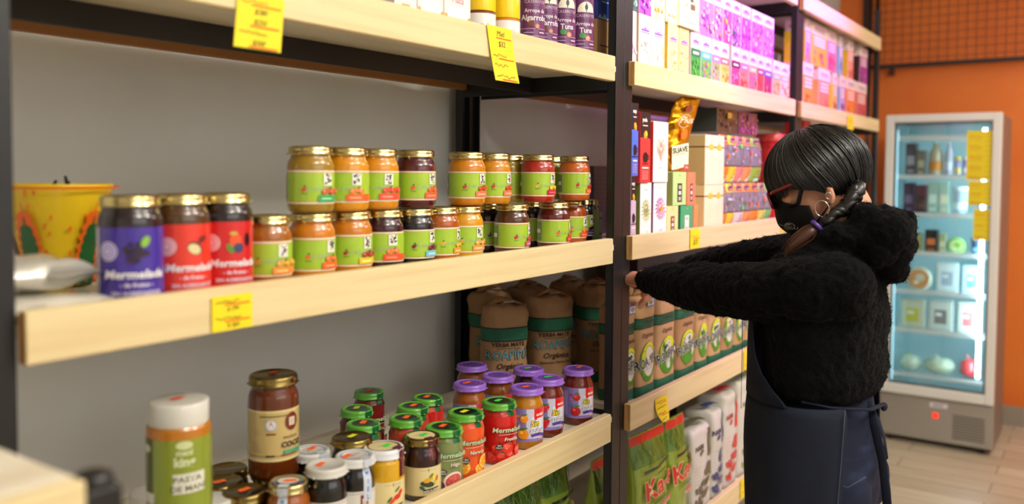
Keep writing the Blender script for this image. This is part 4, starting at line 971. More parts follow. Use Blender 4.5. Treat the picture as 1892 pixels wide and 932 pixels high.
tall = [(1168, 1176, W_, (200, 190, 220), [(220, 200, 230)], 'plain', 'sliver of a white tea carton against the black post, top shelf lower row'),
        (1180, 1203.5, (228, 214, 206), (140, 90, 190), [(226, 190, 220), (230, 214, 170), (214, 180, 210)], 'plain', 'white and tan tea carton with violet mark, first full one, lower row'),
        (1204, 1228, (224, 226, 196), (140, 90, 190), [(216, 226, 120), (236, 200, 210), (226, 232, 160)], 'plain', 'white and lime tea carton with violet mark, second of the lower row'),
        (1234, 1254, (232, 214, 160), (140, 90, 190), [(246, 206, 90), (244, 190, 200), (250, 226, 140)], 'plain', 'white and yellow tea carton with violet mark, third of the lower row'),
        (1255, 1273, (228, 200, 140), (190, 90, 190), [(232, 130, 210), (246, 190, 60), (226, 150, 220)], 'plain', 'yellow tea carton with pink pattern, fourth of the lower row')]
sds = [(214, 184, 130), (214, 184, 130), (206, 216, 96), (240, 200, 70), (244, 190, 60)]
for i, (a0, a1, base, c1, c2, k, words) in enumerate(tall): tea(a0, a1, 100, 1.03, z2, hs, (base, c1, c2, k), words, GA, seed=i, side=sds[i])
GB = 'tea cartons with plant photos, lower row right on the top shelf'
hl = on_y(1300, 66, 1.03).z-zA
VT = (176, 120, 206)
low2 = [(1276.5, 1294.5, 'photo', (60, 150, 70), [(30, 120, 80), (90, 190, 70), (40, 110, 50)], 'with green leaves and green band'),
        (1295, 1314, 'photo', (96, 170, 96), [(90, 180, 214), (240, 170, 60), (150, 110, 170)], 'with blue band and orange flower'),
        (1316, 1330.5, 'photo', (150, 160, 110), [VT, (226, 170, 220), (120, 140, 80)], 'with lilac band and pink flower'),
        (1331, 1347, 'photo', (240, 190, 110), [(220, 100, 110), (246, 180, 60), (236, 130, 60)], 'with rose band and peach fruit'),
        (1352, 1367.5, 'photo', (200, 70, 130), [(70, 20, 60), (226, 90, 60), (240, 150, 210)], 'with dark band and pink stripes'),
        (1368, 1383.5, 'photo', (206, 130, 120), [(220, 110, 170), (236, 110, 60), (190, 60, 70)], 'with pink band and red fruit'),
        (1384, 1399, 'photo', (190, 110, 130), [(166, 176, 110), (120, 130, 60), (230, 130, 200)], 'with olive band'),
        (1399.5, 1412, 'photo', (216, 80, 80), [(130, 50, 110), (226, 80, 50), (180, 60, 120)], 'with plum band and red berries'),
        (1412.5, 1426.5, 'photo', (150, 50, 110), [(96, 90, 190), (246, 150, 50), (200, 60, 100)], 'with blue-violet band'),
        (1429, 1442.5, 'photo', (190, 170, 130), [(150, 170, 140), (200, 120, 80), (210, 170, 90)], 'with sage band'),
        (1443, 1459, 'photo', (216, 196, 176), [(230, 160, 150), (206, 140, 100), (190, 110, 80)], 'with pale pink band, by the post')]
for i, (a0, a1, k, c1, c2, wd) in enumerate(low2): tea(a0, a1, 110, 1.03, z2, hl, (W_, c1, c2, k), 'white-topped tea carton '+wd+', lower row on the top shelf', GB, seed=20+i)
GC = 'tea cartons, upper row on the top shelf'
zu = z2+hs+.0005
up1 = [(1170, 1177, (60, 110, 100), (40, 80, 80), [(160, 200, 190)], 'plain', 'teal tea carton edge against the black post'),
       (1181, 1203.5, (236, 176, 236), (190, 80, 220), [(180, 60, 210), (240, 220, 250), (206, 110, 230)], 'full', 'bright violet patterned tea carton'),
       (1204, 1229, (250, 244, 200), (236, 200, 70), [(240, 160, 60), (236, 190, 200), (226, 230, 150)], 'plain', 'pale yellow tea carton with orange fruit'),
       (1231, 1253, (250, 236, 190), (236, 190, 130), [(240, 200, 150), (226, 170, 200), (246, 230, 200)], 'plain', 'cream tea carton with faint pattern')]
for i, (a0, a1, base, c1, c2, k, words) in enumerate(up1): tea(a0, a1, 10, 1.03, zu, .165, (base, c1, c2, k), words+', upper row left', GC, seed=40+i)
zu2 = z2+hl+.0005; 
x0, x1 = x_at(1256, 40, 1.022), x_at(1284, 40, 1.022)
tea(1256, 1291, 40, 1.022, z2+max(hs, hl)+.0008, .165, ((230, 226, 190), (120, 110, 70), [(120, 110, 70)], 'text'), 'large cream carton with printed marks jutting out of the upper row', GC, d=.11, side=(246, 236, 200))
hu = on_y(1400, 21, 1.03).z-zu2
up2 = [(1292.5, 1318, (206, 120, 230), [(230, 170, 240), (150, 160, 110), (196, 90, 220)], 'violet tea carton with grey-green leaves'),
       (1318.5, 1334.5, (206, 120, 220), [(236, 150, 60), (230, 180, 240), (180, 90, 200)], 'violet tea carton with orange dot'),
       (1336, 1352, (226, 90, 170), [(244, 180, 60), (240, 150, 220), (236, 120, 60)], 'magenta tea carton with orange mark'),
       (1353, 1368.5, (190, 110, 220), [(30, 120, 80), (70, 150, 70), (210, 150, 230)], 'violet and dark green tea carton'),
       (1370, 1387, (206, 90, 220), [(214, 110, 226), (190, 80, 200)], 'plain violet tea carton'),
       (1389, 1409.5, (214, 110, 224), [(240, 130, 50), (226, 150, 236), (206, 90, 214)], 'violet tea carton with orange spots'),
       (1410, 1430, (206, 120, 224), [(240, 150, 90), (220, 140, 232), (190, 90, 206)], 'violet tea carton at the right end')]
for i, (a0, a1, c1, c2, wd) in enumerate(up2): tea(a0, a1, 60, 1.03, zu2, hu, (W_, c1, c2, 'full'), wd+' of the upper row on the top shelf', GC, seed=60+i, side=(246, 214, 110) if i in (3, 4, 5) else None)
# ------------------------------------------------------------------ far unit, top shelf
GD = 'breakfast cartons on the far unit, lower row'; GE = 'breakfast cartons on the far unit, upper row'
hf = on_y(1540, 131, 1.03).z-zA
P_ = (240, 216, 214)
def far(px0, px1, pyr, z, h, side, c1, c2, words, g, seed):
    x0, x1 = max(3.514, x_at(px0, pyr, 1.048)), x_at(px1, pyr, 1.048)-.004; w = x1-x0; a = Art()
    a.rect(-w/2+.001, w/2-.001, .001, h*.74, c1, du=.2).rect(-w*.34, w*.34, h*.86, h*.9, (170, 130, 170), du=.1).rect(-w*.3, w*.3, h*.81, h*.83, (190, 150, 180), du=.1)
    for k in range(3): a.rect(-w*.36, w*.36, h*(.64-.08*k), h*(.69-.08*k), (244, 214, 214), du=.2)
    floral(a, -w*.35, w*.35, h*.06, h*.32, c2, 9, seed, .010)
    return carton('cereal_carton', words, 'carton', x0, x1, 1.048, 1.135, z, h, P_, art=a, group=g, lart=Art().rect(-.089, -.001, .001, h*.74, side, du=.2).rect(-.07, -.02, h*.82, h*.88, (190, 150, 170), du=.2))
for i, t in enumerate(((1484, 1503, (236, 150, 80), (240, 150, 70), [(150, 60, 60), (230, 110, 50)], 'orange carton, first beside the violet-lit post'),
        (1513, 1534, (226, 170, 110), (226, 130, 110), [(190, 90, 90), (236, 150, 120)], 'wide salmon carton with tan side, second from left'),
        (1540, 1547, (240, 214, 50), (236, 170, 90), [(190, 90, 70)], 'narrow carton with yellow side, third from left'),
        (1553, 1562, (150, 180, 206), (180, 150, 206), [(120, 90, 150)], 'narrow carton with pale blue side, fourth from left'),
        (1565, 1581, (236, 130, 70), (236, 120, 60), [(230, 180, 60), (240, 90, 50)], 'orange carton, second from the right end'),
        (1583, 1602, (206, 80, 80), (206, 80, 90), [(170, 50, 60), (230, 120, 110)], 'red carton at the right end'))):
    far(t[0], t[1], 150, zA, hf, t[2], t[3], t[4], t[5]+' of the far unit lower row', GD, 80+i)
hf2 = on_y(1540, 55, 1.03).z-zA-hf
for i, t in enumerate(((1489, 1498, (240, 200, 60), (240, 130, 190), [(220, 90, 160), (240, 160, 90)], 'narrow pink carton with yellow side, first beside the post'),
        (1500, 1529, (236, 190, 40), (236, 170, 70), [(120, 60, 120), (226, 110, 140), (230, 120, 60)], 'widest yellow carton with fruit, second from left'),
        (1530, 1546, (236, 110, 130), (240, 110, 150), [(226, 80, 120), (200, 60, 90)], 'hot pink carton, third from left'),
        (1552, 1558, (140, 186, 214), (150, 176, 206), [(120, 150, 190)], 'carton with pale blue side, fourth from left'),
        (1568, 1578, (230, 186, 50), (236, 150, 130), [(220, 110, 90)], 'pink carton with yellow side, second from the right end'),
        (1590, 1604, (70, 34, 40), (170, 60, 160), [(120, 40, 120), (206, 110, 200)], 'purple carton with brown side at the right end'))):
    far(t[0], t[1], 70, zA+hf+.0005, hf2, t[2], t[3], t[4], t[5]+' of the far unit upper row', GE, 90+i)

# ------------------------------------------------------------------ shelf B of the middle unit
def zy(px, py, Y): return on_y(px, py, Y).z
def bx(nm, words, px0, px1, Y, z, ytop, col, art=None, d=.07, side=None, group=None, h=None, lart=None, pyr=None, cat='carton', mt='card', lean=0):
    pyr = pyr or 350
    x0, x1 = x_at(px0, pyr, Y), x_at(px1, pyr, Y)-.001
    h = h or zy((px0+px1)/2, ytop, Y)-z
    A = art(x1-x0, h) if art else None
    return carton(nm, words, cat, x0, x1, Y, Y+d, z, h, col, art=A, group=group, sidecol=side, lart=lart(d, h) if lart else None, mt=mt), h
def coffee_art(c1, drop):
    def f(w, h):
        a = Art(); a.rect(-w*.499, w*.499, h*.62, h*.999, (34, 28, 30), du=.1).rect(-w*.499, w*.499, .001, h*.62, c1, du=.1).disc(-w*.1, h*.62, w*.5, h*.02, c1, 12)
        a.text('yuda' if drop else 'esp', -w*.08, h*.865, h*.055, (240, 236, 230), .03).rect(-w*.3, w*.2, h*.8, h*.815, (220, 214, 200), du=.05).disc(0, h*.68, w*.2, h*.055, (240, 150, 40), 12, .5).disc(w*.05, h*.7, w*.11, h*.04, (250, 200, 60), 10, .5)
        a.disc(0, h*.36, w*.26, h*.075, (30, 22, 24), 14).rect(-w*.2, w*.2, h*.29, h*.38, (30, 22, 24), du=.03).ring(w*.26, h*.36, w*.12, h*.04, w*.05, (30, 22, 24), 12).text('COMPATIBLE', 0, h*.255, h*.024, (40, 20, 20), .02).rect(-w*.35, w*.3, h*.2, h*.22, (240, 236, 230), du=.05)
        for k in range(6): a.rect(-w*.38, w*.25, h*(.05+.022*k), h*(.055+.022*k), (244, 190, 180), du=.1)
        return a
    return f
_, h1 = bx('coffee_carton', 'pale violet and black coffee carton against the post, lower of two', 1166, 1175.5, 1.03, zB, 326, (206, 184, 214), coffee_art((206, 184, 214), 0), .03)
bx('coffee_carton', 'blue and black coffee carton against the post, standing on the violet one', 1166, 1178, 1.03, zB+h1+.0005, 190, (60, 100, 206), coffee_art((74, 112, 214), 0), .03)
def sun_art(c1, c2, c3, word):
    def f(w, h):
        a = Art(); a.text('SACHET', 0, h*.86, h*.03, (150, 150, 140), wide=.9)
        for k in range(16):
            t = k*PI/8; a.disc(w*.32*math.cos(t), h*.52+h*.165*math.sin(t), w*.075, h*.016, c1, 8, math.atan2(h*.165*math.sin(t), w*.32*math.cos(t)))
            t += .2; a.disc(w*.19*math.cos(t), h*.52+h*.095*math.sin(t), w*.06, h*.014, c2, 8, math.atan2(h*.1*math.sin(t), w*.2*math.cos(t)))
        a.disc(0, h*.52, w*.12, h*.05, c3, 12); a.text(word, 0, h*.12, h*.055, c2, 0, wide=.8); return a
    return f
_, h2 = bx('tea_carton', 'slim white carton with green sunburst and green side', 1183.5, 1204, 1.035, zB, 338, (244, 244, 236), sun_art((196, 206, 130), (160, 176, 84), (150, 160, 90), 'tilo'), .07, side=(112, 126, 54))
bx('tea_carton', 'slim white carton with violet and orange sunburst and purple side', 1208, 1232, 1.035, zB, 335, (246, 244, 240), sun_art((176, 90, 170), (200, 130, 190), (246, 160, 30), 'hierba'), .07, side=(146, 96, 140))
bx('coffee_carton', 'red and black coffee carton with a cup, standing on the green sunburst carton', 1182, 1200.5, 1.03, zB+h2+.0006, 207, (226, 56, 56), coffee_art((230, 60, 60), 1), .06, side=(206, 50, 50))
def heart(w, h):
    a = Art(); a.text('SACHET', 0, h*.84, h*.03, (170, 160, 150), wide=.9)
    for k, c in enumerate(((240, 150, 120), (246, 180, 150), (240, 140, 100), (244, 120, 70))):
        s = 1-.22*k; pts = []
        for i in range(24): t = 2*PI*i/24; pts.append((w*.30*s*math.sin(t)**3, h*.55+h*.0125*s*(13*math.cos(t)-5*math.cos(2*t)-2*math.cos(3*t)-math.cos(4*t))))
        a.line(pts+[pts[0]], .0028, c)
    a.text('amor', 0, h*.22, h*.06, (240, 190, 160)).lines(-w*.25, w*.25, h*.05, h*.15, 4, (236, 200, 180), .0007); return a
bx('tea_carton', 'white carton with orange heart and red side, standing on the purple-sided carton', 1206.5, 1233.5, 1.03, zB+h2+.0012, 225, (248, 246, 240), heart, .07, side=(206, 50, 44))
def bar(c, tc):
    def f(w, h):
        a = Art(); a.text('Thé', 0, h*.87, h*.06, tc).rect(-w*.17, w*.17, h*.1, h*.66, c, du=.05)
        for k in range(3): a.rect(-w*.09, w*.09, h*(.15+.17*k), h*(.26+.17*k), (190, 180, 170) if k != 1 else (230, 226, 220), du=.05)
        return a
    return f
_, h3 = bx('tea_carton', 'small pale yellow carton with brown stripe on the shelf', 1233, 1254, 1.035, zB, 381, (236, 214, 150), bar((110, 64, 44), (150, 120, 90)), .05)
bx('tea_carton', 'small dark green carton with white stripe on the shelf', 1258.5, 1281, 1.035, zB, 380, (60, 160, 110), bar((234, 236, 226), (190, 220, 200)), .05, side=(40, 120, 90))
bx('tea_carton', 'narrow orange carton between the green one and the large cream ones', 1283, 1290, 1.05, zB, 379, (236, 140, 90), None, .05)
bx('tea_carton', 'light green carton with black stripe, stacked on the two small cartons', 1243.5, 1268, 1.035, zB+h3+.0006, 318, (180, 214, 140), bar((46, 44, 40), (110, 150, 90)), .05, side=(136, 150, 76))
bx('tea_carton', 'coral carton with black stripe, stacked on the dark green one', 1270, 1285, 1.035, zB+h3+.0006, 319, (240, 130, 96), bar((90, 64, 56), (250, 190, 160)), .05)
def crown(side):
    def f(w, h):
        a = Art(); a.rect(-w*.499, w*.499, h*.745, h*.77, (96, 44, 40), du=.1)
        for x in (-w*.2, w*.22): a.disc(x, h*.755, w*.15, h*.06, (240, 190, 70), 14).poly([(x-w*.03, h*.8), (x, h*.88), (x+w*.03, h*.8)], (240, 190, 70)); 
        for x in (-w*.2, w*.22): a.lines(x-w*.1, x+w*.12, h*.3, h*.58, 6, (216, 214, 150), .0008)
        return a
    return f
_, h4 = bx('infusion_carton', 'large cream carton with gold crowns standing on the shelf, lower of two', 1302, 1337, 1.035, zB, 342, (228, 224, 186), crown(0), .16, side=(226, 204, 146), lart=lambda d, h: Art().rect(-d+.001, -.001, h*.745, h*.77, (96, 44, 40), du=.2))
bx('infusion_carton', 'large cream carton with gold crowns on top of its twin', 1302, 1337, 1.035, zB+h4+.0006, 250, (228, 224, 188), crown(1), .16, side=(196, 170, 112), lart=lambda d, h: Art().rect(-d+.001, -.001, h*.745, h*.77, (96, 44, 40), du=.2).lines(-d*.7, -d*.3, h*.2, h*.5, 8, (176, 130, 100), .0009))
# hanging-style sachets in two rows
def sachet(px0, px1, Y, z, h, head, foot, st, words, g, seed):
    x0, x1 = x_at(px0, 340, Y), x_at(px1, 340, Y)-.0015; w = x1-x0; R = random.Random(seed)
    root = thing('spice_sachet', words, 'sachet', ((x0+x1)/2, Y, z), 0, g)
    mb = MB(); vs = []; fs = []; n = 12; m = 6
    for j in range(n+1):
        for i in range(m+1):
            t = j/n; u = -1+2*i/m; puff = .022*max(0, 1-u**4)*math.sin(PI*min(1, max(0, t)))**.6
            for s_ in (0, 1): vs.append((u*w/2, .025-(puff if s_ == 0 else -puff*.6), .0005+t*(h-.0005)))
    I = lambda j, i, s_: (j*(m+1)+i)*2+s_
    for j in range(n):
        for i in range(m): fs.append((I(j, i, 0), I(j, i+1, 0), I(j+1, i+1, 0), I(j+1, i, 0))); fs.append((I(j, i, 1), I(j+1, i, 1), I(j+1, i+1, 1), I(j, i+1, 1)))
    mb.add(vs, fs, (130, 122, 136), 'film', True)
    link('bag', mb, root)
    a = Art(); yfn = lambda u, v, o: (u, .025-.022*max(0, 1-(u/(w/2))**4)*math.sin(PI*min(1, max(0, v/h)))**.6-o-.0006, v)
    a.rect(-w*.49, w*.49, h*.8, h*.995, head, du=.004, dv=.006).rect(-w*.36, w*.36, h*.83, h*.93, (90, 50, 70), du=.004, dv=.006).disc(0, h*.93, w*.3, h*.02, (130, 60, 140), 10).rect(-w*.24, w*.24, h*.855, h*.875, (220, 190, 160), du=.004)
    a.rect(-w*.49, w*.49, h*.02, h*.34, foot, du=.004, dv=.008).rect(-w*.49, w*.49, h*.335, h*.365, (96, 60, 60), du=.004).disc(w*.05, h*.22, w*.2, h*.06, tuple(int(c*.75) for c in foot), 10).rect(-w*.25, w*.3, h*.1, h*.12, tuple(int(c*.6) for c in foot), du=.004)
    floral(a, -w*.36, w*.36, h*.4, h*.76, [(126, 112, 124), (190, 184, 200), (140, 110, 96), (206, 204, 214)], 12, seed, .004)
    mb = MB(); a.put(mb, yfn, 'gloss', eps=.00008); link('print', mb, root)
    if st:
        mb = MB(); b = Art(); b.disc(st[1]*w, st[2]*h, .0085, .0085, st[0], 12); b.put(mb, yfn, 'paper', base=.003); link('price_sticker', mb, root)
    return root
OR, YL, PK, TN, GN, WH = (240, 140, 40), (236, 206, 60), (232, 130, 130), (226, 150, 90), (150, 180, 80), (214, 206, 214)
hs1 = zy(1350, 338, 1.035)-zB; hs2 = zy(1370, 250, 1.035)-zB-hs1
loS = [(1337.5, 1351, OR, OR, None, 'orange sachet beside the cream cartons'), (1351.5, 1364, YL, YL, None, 'yellow sachet, second'), (1366, 1380.5, TN, WH, ((60, 226, 80), 0, .45), 'white-footed sachet with green dot, third'),
       (1381, 1394.5, TN, TN, (ORANGE, .1, .5), 'tan sachet with orange dot, fourth'), (1395, 1409, OR, OR, (ORANGE, 0, .48), 'bright orange sachet with orange dot, fifth'), (1410, 1421, (170, 150, 110), (206, 206, 96), (ORANGE, -.1, .6), 'olive and lime sachet with orange dot, sixth'), (1422, 1431, GN, (110, 180, 110), (ORANGE, -.2, .6), 'green sachet next to the red one, seventh')]
upS = [(1338, 1353, OR, OR, (ORANGE, .05, .55), 'orange sachet beside the upper cream carton'), (1354, 1366, YL, YL, (ORANGE, .2, .7), 'yellow sachet, second'), (1367.5, 1380, PK, PK, ((60, 226, 80), -.15, .78), 'pink sachet with green dot, third'),
       (1381, 1394, TN, TN, (ORANGE, .1, .63), 'tan sachet with orange dot, fourth'), (1395, 1413, GN, (140, 176, 70), (ORANGE, .3, .1), 'green sachet with low orange dot, fifth')]
for i, t in enumerate(loS): sachet(t[0], t[1], 1.03, zB, hs1-.002, t[2], t[3], t[4], t[5]+' in the lower sachet row', 'sachets, lower row', 110+i)
for i, t in enumerate(upS): sachet(t[0], t[1], 1.03, zB+hs1, hs2-.002, t[2], t[3], t[4], t[5]+' in the upper sachet row', 'sachets, upper row', 130+i)
for i, (p0_, p1_, col, acc, words) in enumerate(((1325, 1363, (50, 54, 48), [(90, 96, 90), (30, 34, 32), (110, 116, 100), (180, 140, 50)], 'dark printed tin box lying on top of the cream carton and sachets'), (1365, 1399, (96, 44, 84), [(140, 70, 120), (196, 96, 180), (180, 100, 60), (90, 50, 90)], 'purple printed tin box beside the dark one on top of the sachets'))):
    z_ = zB+max(hs1+hs2, 2*h4)+.004 if i == 0 else zB+max(hs1+hs2, 2*h4)+.004
    bx('tin_box', words, p0_, p1_, 1.045, z_, 204, col, lambda w, h, acc=acc, i=i: floral(floral(Art(), -w*.44, w*.44, h*.08, h*.92, acc[:3], 60, i+5, .004).rect(-w*.1, w*.1, h*.6, h*.85, acc[3], du=.1), -w*.4, w*.4, h*.1, h*.5, acc[1:2], 14, i, .003), .10, pyr=225, cat='tin', mt='gloss', h=.078)
# crumpled gold chocolate pouch with SUAVE label
xs = x_at(1247, 318, 1.07); zp_ = on_y(1255, 317, 1.05).z+.001; root = thing('gold_pouch', 'tall crumpled gold cellophane pouch with a white paper label leaning over the small cartons', 'pouch', (xs, 1.075, zp_), -.5)
mb = MB(); vs = []; fs = []; n = 34; m = 22; Hh = .222
cw = lambda t: .031+.013*min(1, t*2.2)-.006*math.sin(t*7)*t
for j in range(n+1):
    t = j/n
    for i in range(m):
        al = 2*PI*i/m; x = math.cos(al)*cw(t)+.048*t**2.4; y = math.sin(al)*.020*(1-t**3*.85)
        q = noise.noise((x*34, y*50+al, t*9))*.010
        vs.append((x+q, y+q*.8-.015*t*t, .0005+t*Hh+noise.noise((x*30, t*8, 2))*.006*t))
for j in range(n):
    for i in range(m): fs.append((j*m+i, j*m+(i+1) % m, (j+1)*m+(i+1) % m, (j+1)*m+i))
fs.append(tuple(reversed(range(m)))); fs.append(tuple(range(n*m, n*m+m)))
mb.add(vs, fs, (222, 150, 24), 'foil', True); link('pouch', mb, root)
a = Art(); a.text('Plus', .004, .142, .021, (240, 214, 190), .0, .2).ring(-.002, .148, .022, .02, .0012, (236, 200, 180), 20, .5, 5.6).disc(.006, .11, .012, .016, (226, 110, 20), 10).disc(.0, .185, .012, .012, (140, 50, 20), 10)
fr_ = lambda u, v, o: (u+.048*(v/Hh)**2.4, -.0265-.015*(v/Hh)**2+.014*(v/Hh)**3-o+.25*abs(u)**1.4, v)
mb = MB(); a.put(mb, fr_, 'gloss', base=.002); link('print', mb, root)
a = Art(); a.rect(-.031, .029, .003, .072, (236, 236, 196), du=.004, dv=.01, skew=.012).text('SUAVE', -.001, .055, .0155, (40, 40, 36), .035, .1, wide=.85, rot=.16).rect(-.022, .018, .046, .048, (200, 150, 110), skew=.007).rect(.012, .029, .002, .02, (226, 60, 56)).text('Pk', .021, .007, .008, (240, 230, 220))
mb = MB(); a.put(mb, lambda u, v, o: (u, -.031-o+.08*abs(u)**1.5, v), 'paper', base=.002, eps=.0006); link('label', mb, root)
# red tins behind the person's head
X = x_at(1428, 300, 1.12)
root = thing('sweets_tin', 'round red tin with speckled lid behind the fringe of the person', 'tin', (X, 1.12, zB), 0); r_ = .07; zt_ = zy(1428, 242, 1.05)-zB
link('tin_body', MB().lathe([(0, .0005), (r_, .0005), (r_, zt_-.02), (0, zt_-.02)], 36, (186, 40, 40), 'gloss', cap=False), root)
mb = MB().lathe([(r_*1.03, zt_-.032), (r_*1.04, zt_-.01), (r_*1.0, zt_-.002), (0, zt_)], 36, (206, 66, 62), 'gloss', cap=False); link('lid', mb, root)
a = floral(Art(), -.12, .12, .01, zt_-.04, [(226, 120, 110), (150, 24, 30), (236, 170, 150), (70, 110, 80)], 110, 9, .004); a.disc(-.02, zt_-.05, .012, .012, (60, 110, 90), 12)
mb = MB(); a.put(mb, cyl(r_), 'gloss', eps=.00003); link('print', mb, root)
X0 = x_at(1432, 390, 1.04); carton('tea_carton', 'bright red carton behind the glasses of the person, right of the green sachet', 'carton', X0, X0+.13, 1.04, 1.10, zB, .10, (214, 50, 50), art=Art().rect(-.05, .05, .03, .06, (236, 110, 100)))
X0 = x_at(1486, 225, 1.08); carton('tea_carton', 'small red carton under the top shelf of the far unit, just above the hair', 'carton', X0, X0+.10, 1.08, 1.16, zB, zy(1486, 222, 1.08)-zB, (206, 44, 44), art=Art().rect(-.04, .04, .2, .26, (236, 120, 100)))

# ------------------------------------------------------------------ price tags
def tag(px0, px1, pyt, pyb, Y, words, seed, tilt=0, curl=0, lines=4, texts=None, thick=.0004, slant=0, pointed=False):
    P = on_y((px0+px1)/2, pyt, Y); Q = on_y((px0+px1)/2, pyb, Y); w = x_at(px1, (pyt+pyb)/2, Y)-x_at(px0, (pyt+pyb)/2, Y); h = P.z-Q.z
    R = random.Random(seed); n = 10
    def fn(u, v, o): # v from 0 (top) downward negative
        t = -v/h; k = (1-max(0, t-.35)**2*1.1) if pointed else 1
        return (u*k+slant*t, -.0012-curl*t*t-o, v)
    root = thing('price_tag', words, 'price tag', (P.x, Y, P.z), 0, 'yellow handwritten price tags')
    mb = MB(); a = Art(); a.rect(-w/2, w/2, -h, 0, (240, 216, 34), du=.006, dv=.008)
    a.put(mb, fn, 'paper', base=0)
    b = Art(); b.rect(-w/2, w/2, -h, 0, (240, 216, 34), du=.006, dv=.008); m2 = MB(); b.put(m2, lambda u, v, o: fn(u, v, -.0005), 'paper', base=0)
    mb.add(m2.v, [tuple(reversed(f)) for f in m2.f], (240, 216, 34), 'paper', True)
    link('card', mb, root)
    a = Art()
    for k in range(lines):
        v = -h*(k+.75)/(lines+.25); e = R.uniform(.12, .4)
        if texts and k < len(texts) and texts[k]: a.text(texts[k], 0, v-h*.03, min(h*.5/lines, w*.2), (60, 50, 26), .0, .25, rot=0)
        else: a.scribble(-w*.42, w*e, v, h*.35/lines, (70, 58, 28), .0011, seed*7+k)
        if k % 2 == 0: a.line([(-w*.2, v-h*.32/lines), (w*.42, v-h*.34/lines)], .0022, (232, 100, 36))
    mb = MB(); a.put(mb, fn, 'paper', base=.0005); link('handwriting', mb, root)
    return root
YF = .9985
tag(440, 526, -8, 93, YF, 'largest yellow price tag hanging below the top shelf at the upper left', 1, lines=5, texts=['', '$280', '$250', '', '$300'], slant=-.008)
tag(899, 944, 50, 150, YF, 'long slanted yellow price tag hanging from the top shelf near the yellow-capped jars', 2, lines=5, texts=['Miel', '$32', '', '', ''], slant=.022, curl=.006)
tag(391, 466, 545, 609, YF, 'yellow price tag on the middle shelf lip below the red-labelled jars', 3, lines=4, texts=['', '$ 290', '', '$ 360'])
tag(1275, 1293, 423, 459, YF, 'small yellow price tag on the middle shelf lip below the dark green carton', 4, lines=2, texts=['', '$75'])
tag(1443, 1456, 415, 427, YF, 'tiny yellow tag glimpsed beside the black face mask', 5, lines=1)
tag(1210, 1232, 734, 776, YF, 'curling pointed yellow price tag on the shelf lip under the brown paper packs', 6, lines=4, curl=.016, pointed=True)
tag(1374, 1393, 644, 680, YF, 'yellow price tag on the brown-pack shelf lip right beside the apron', 7, lines=2)
tag(1368, 1382, 882, 918, YF, 'yellow price tag on the lowest visible shelf lip beside the apron', 8, lines=2)
tag(1566, 1577, 214, 240, YF, 'small yellow tag on the top shelf lip of the far unit', 9, lines=2)

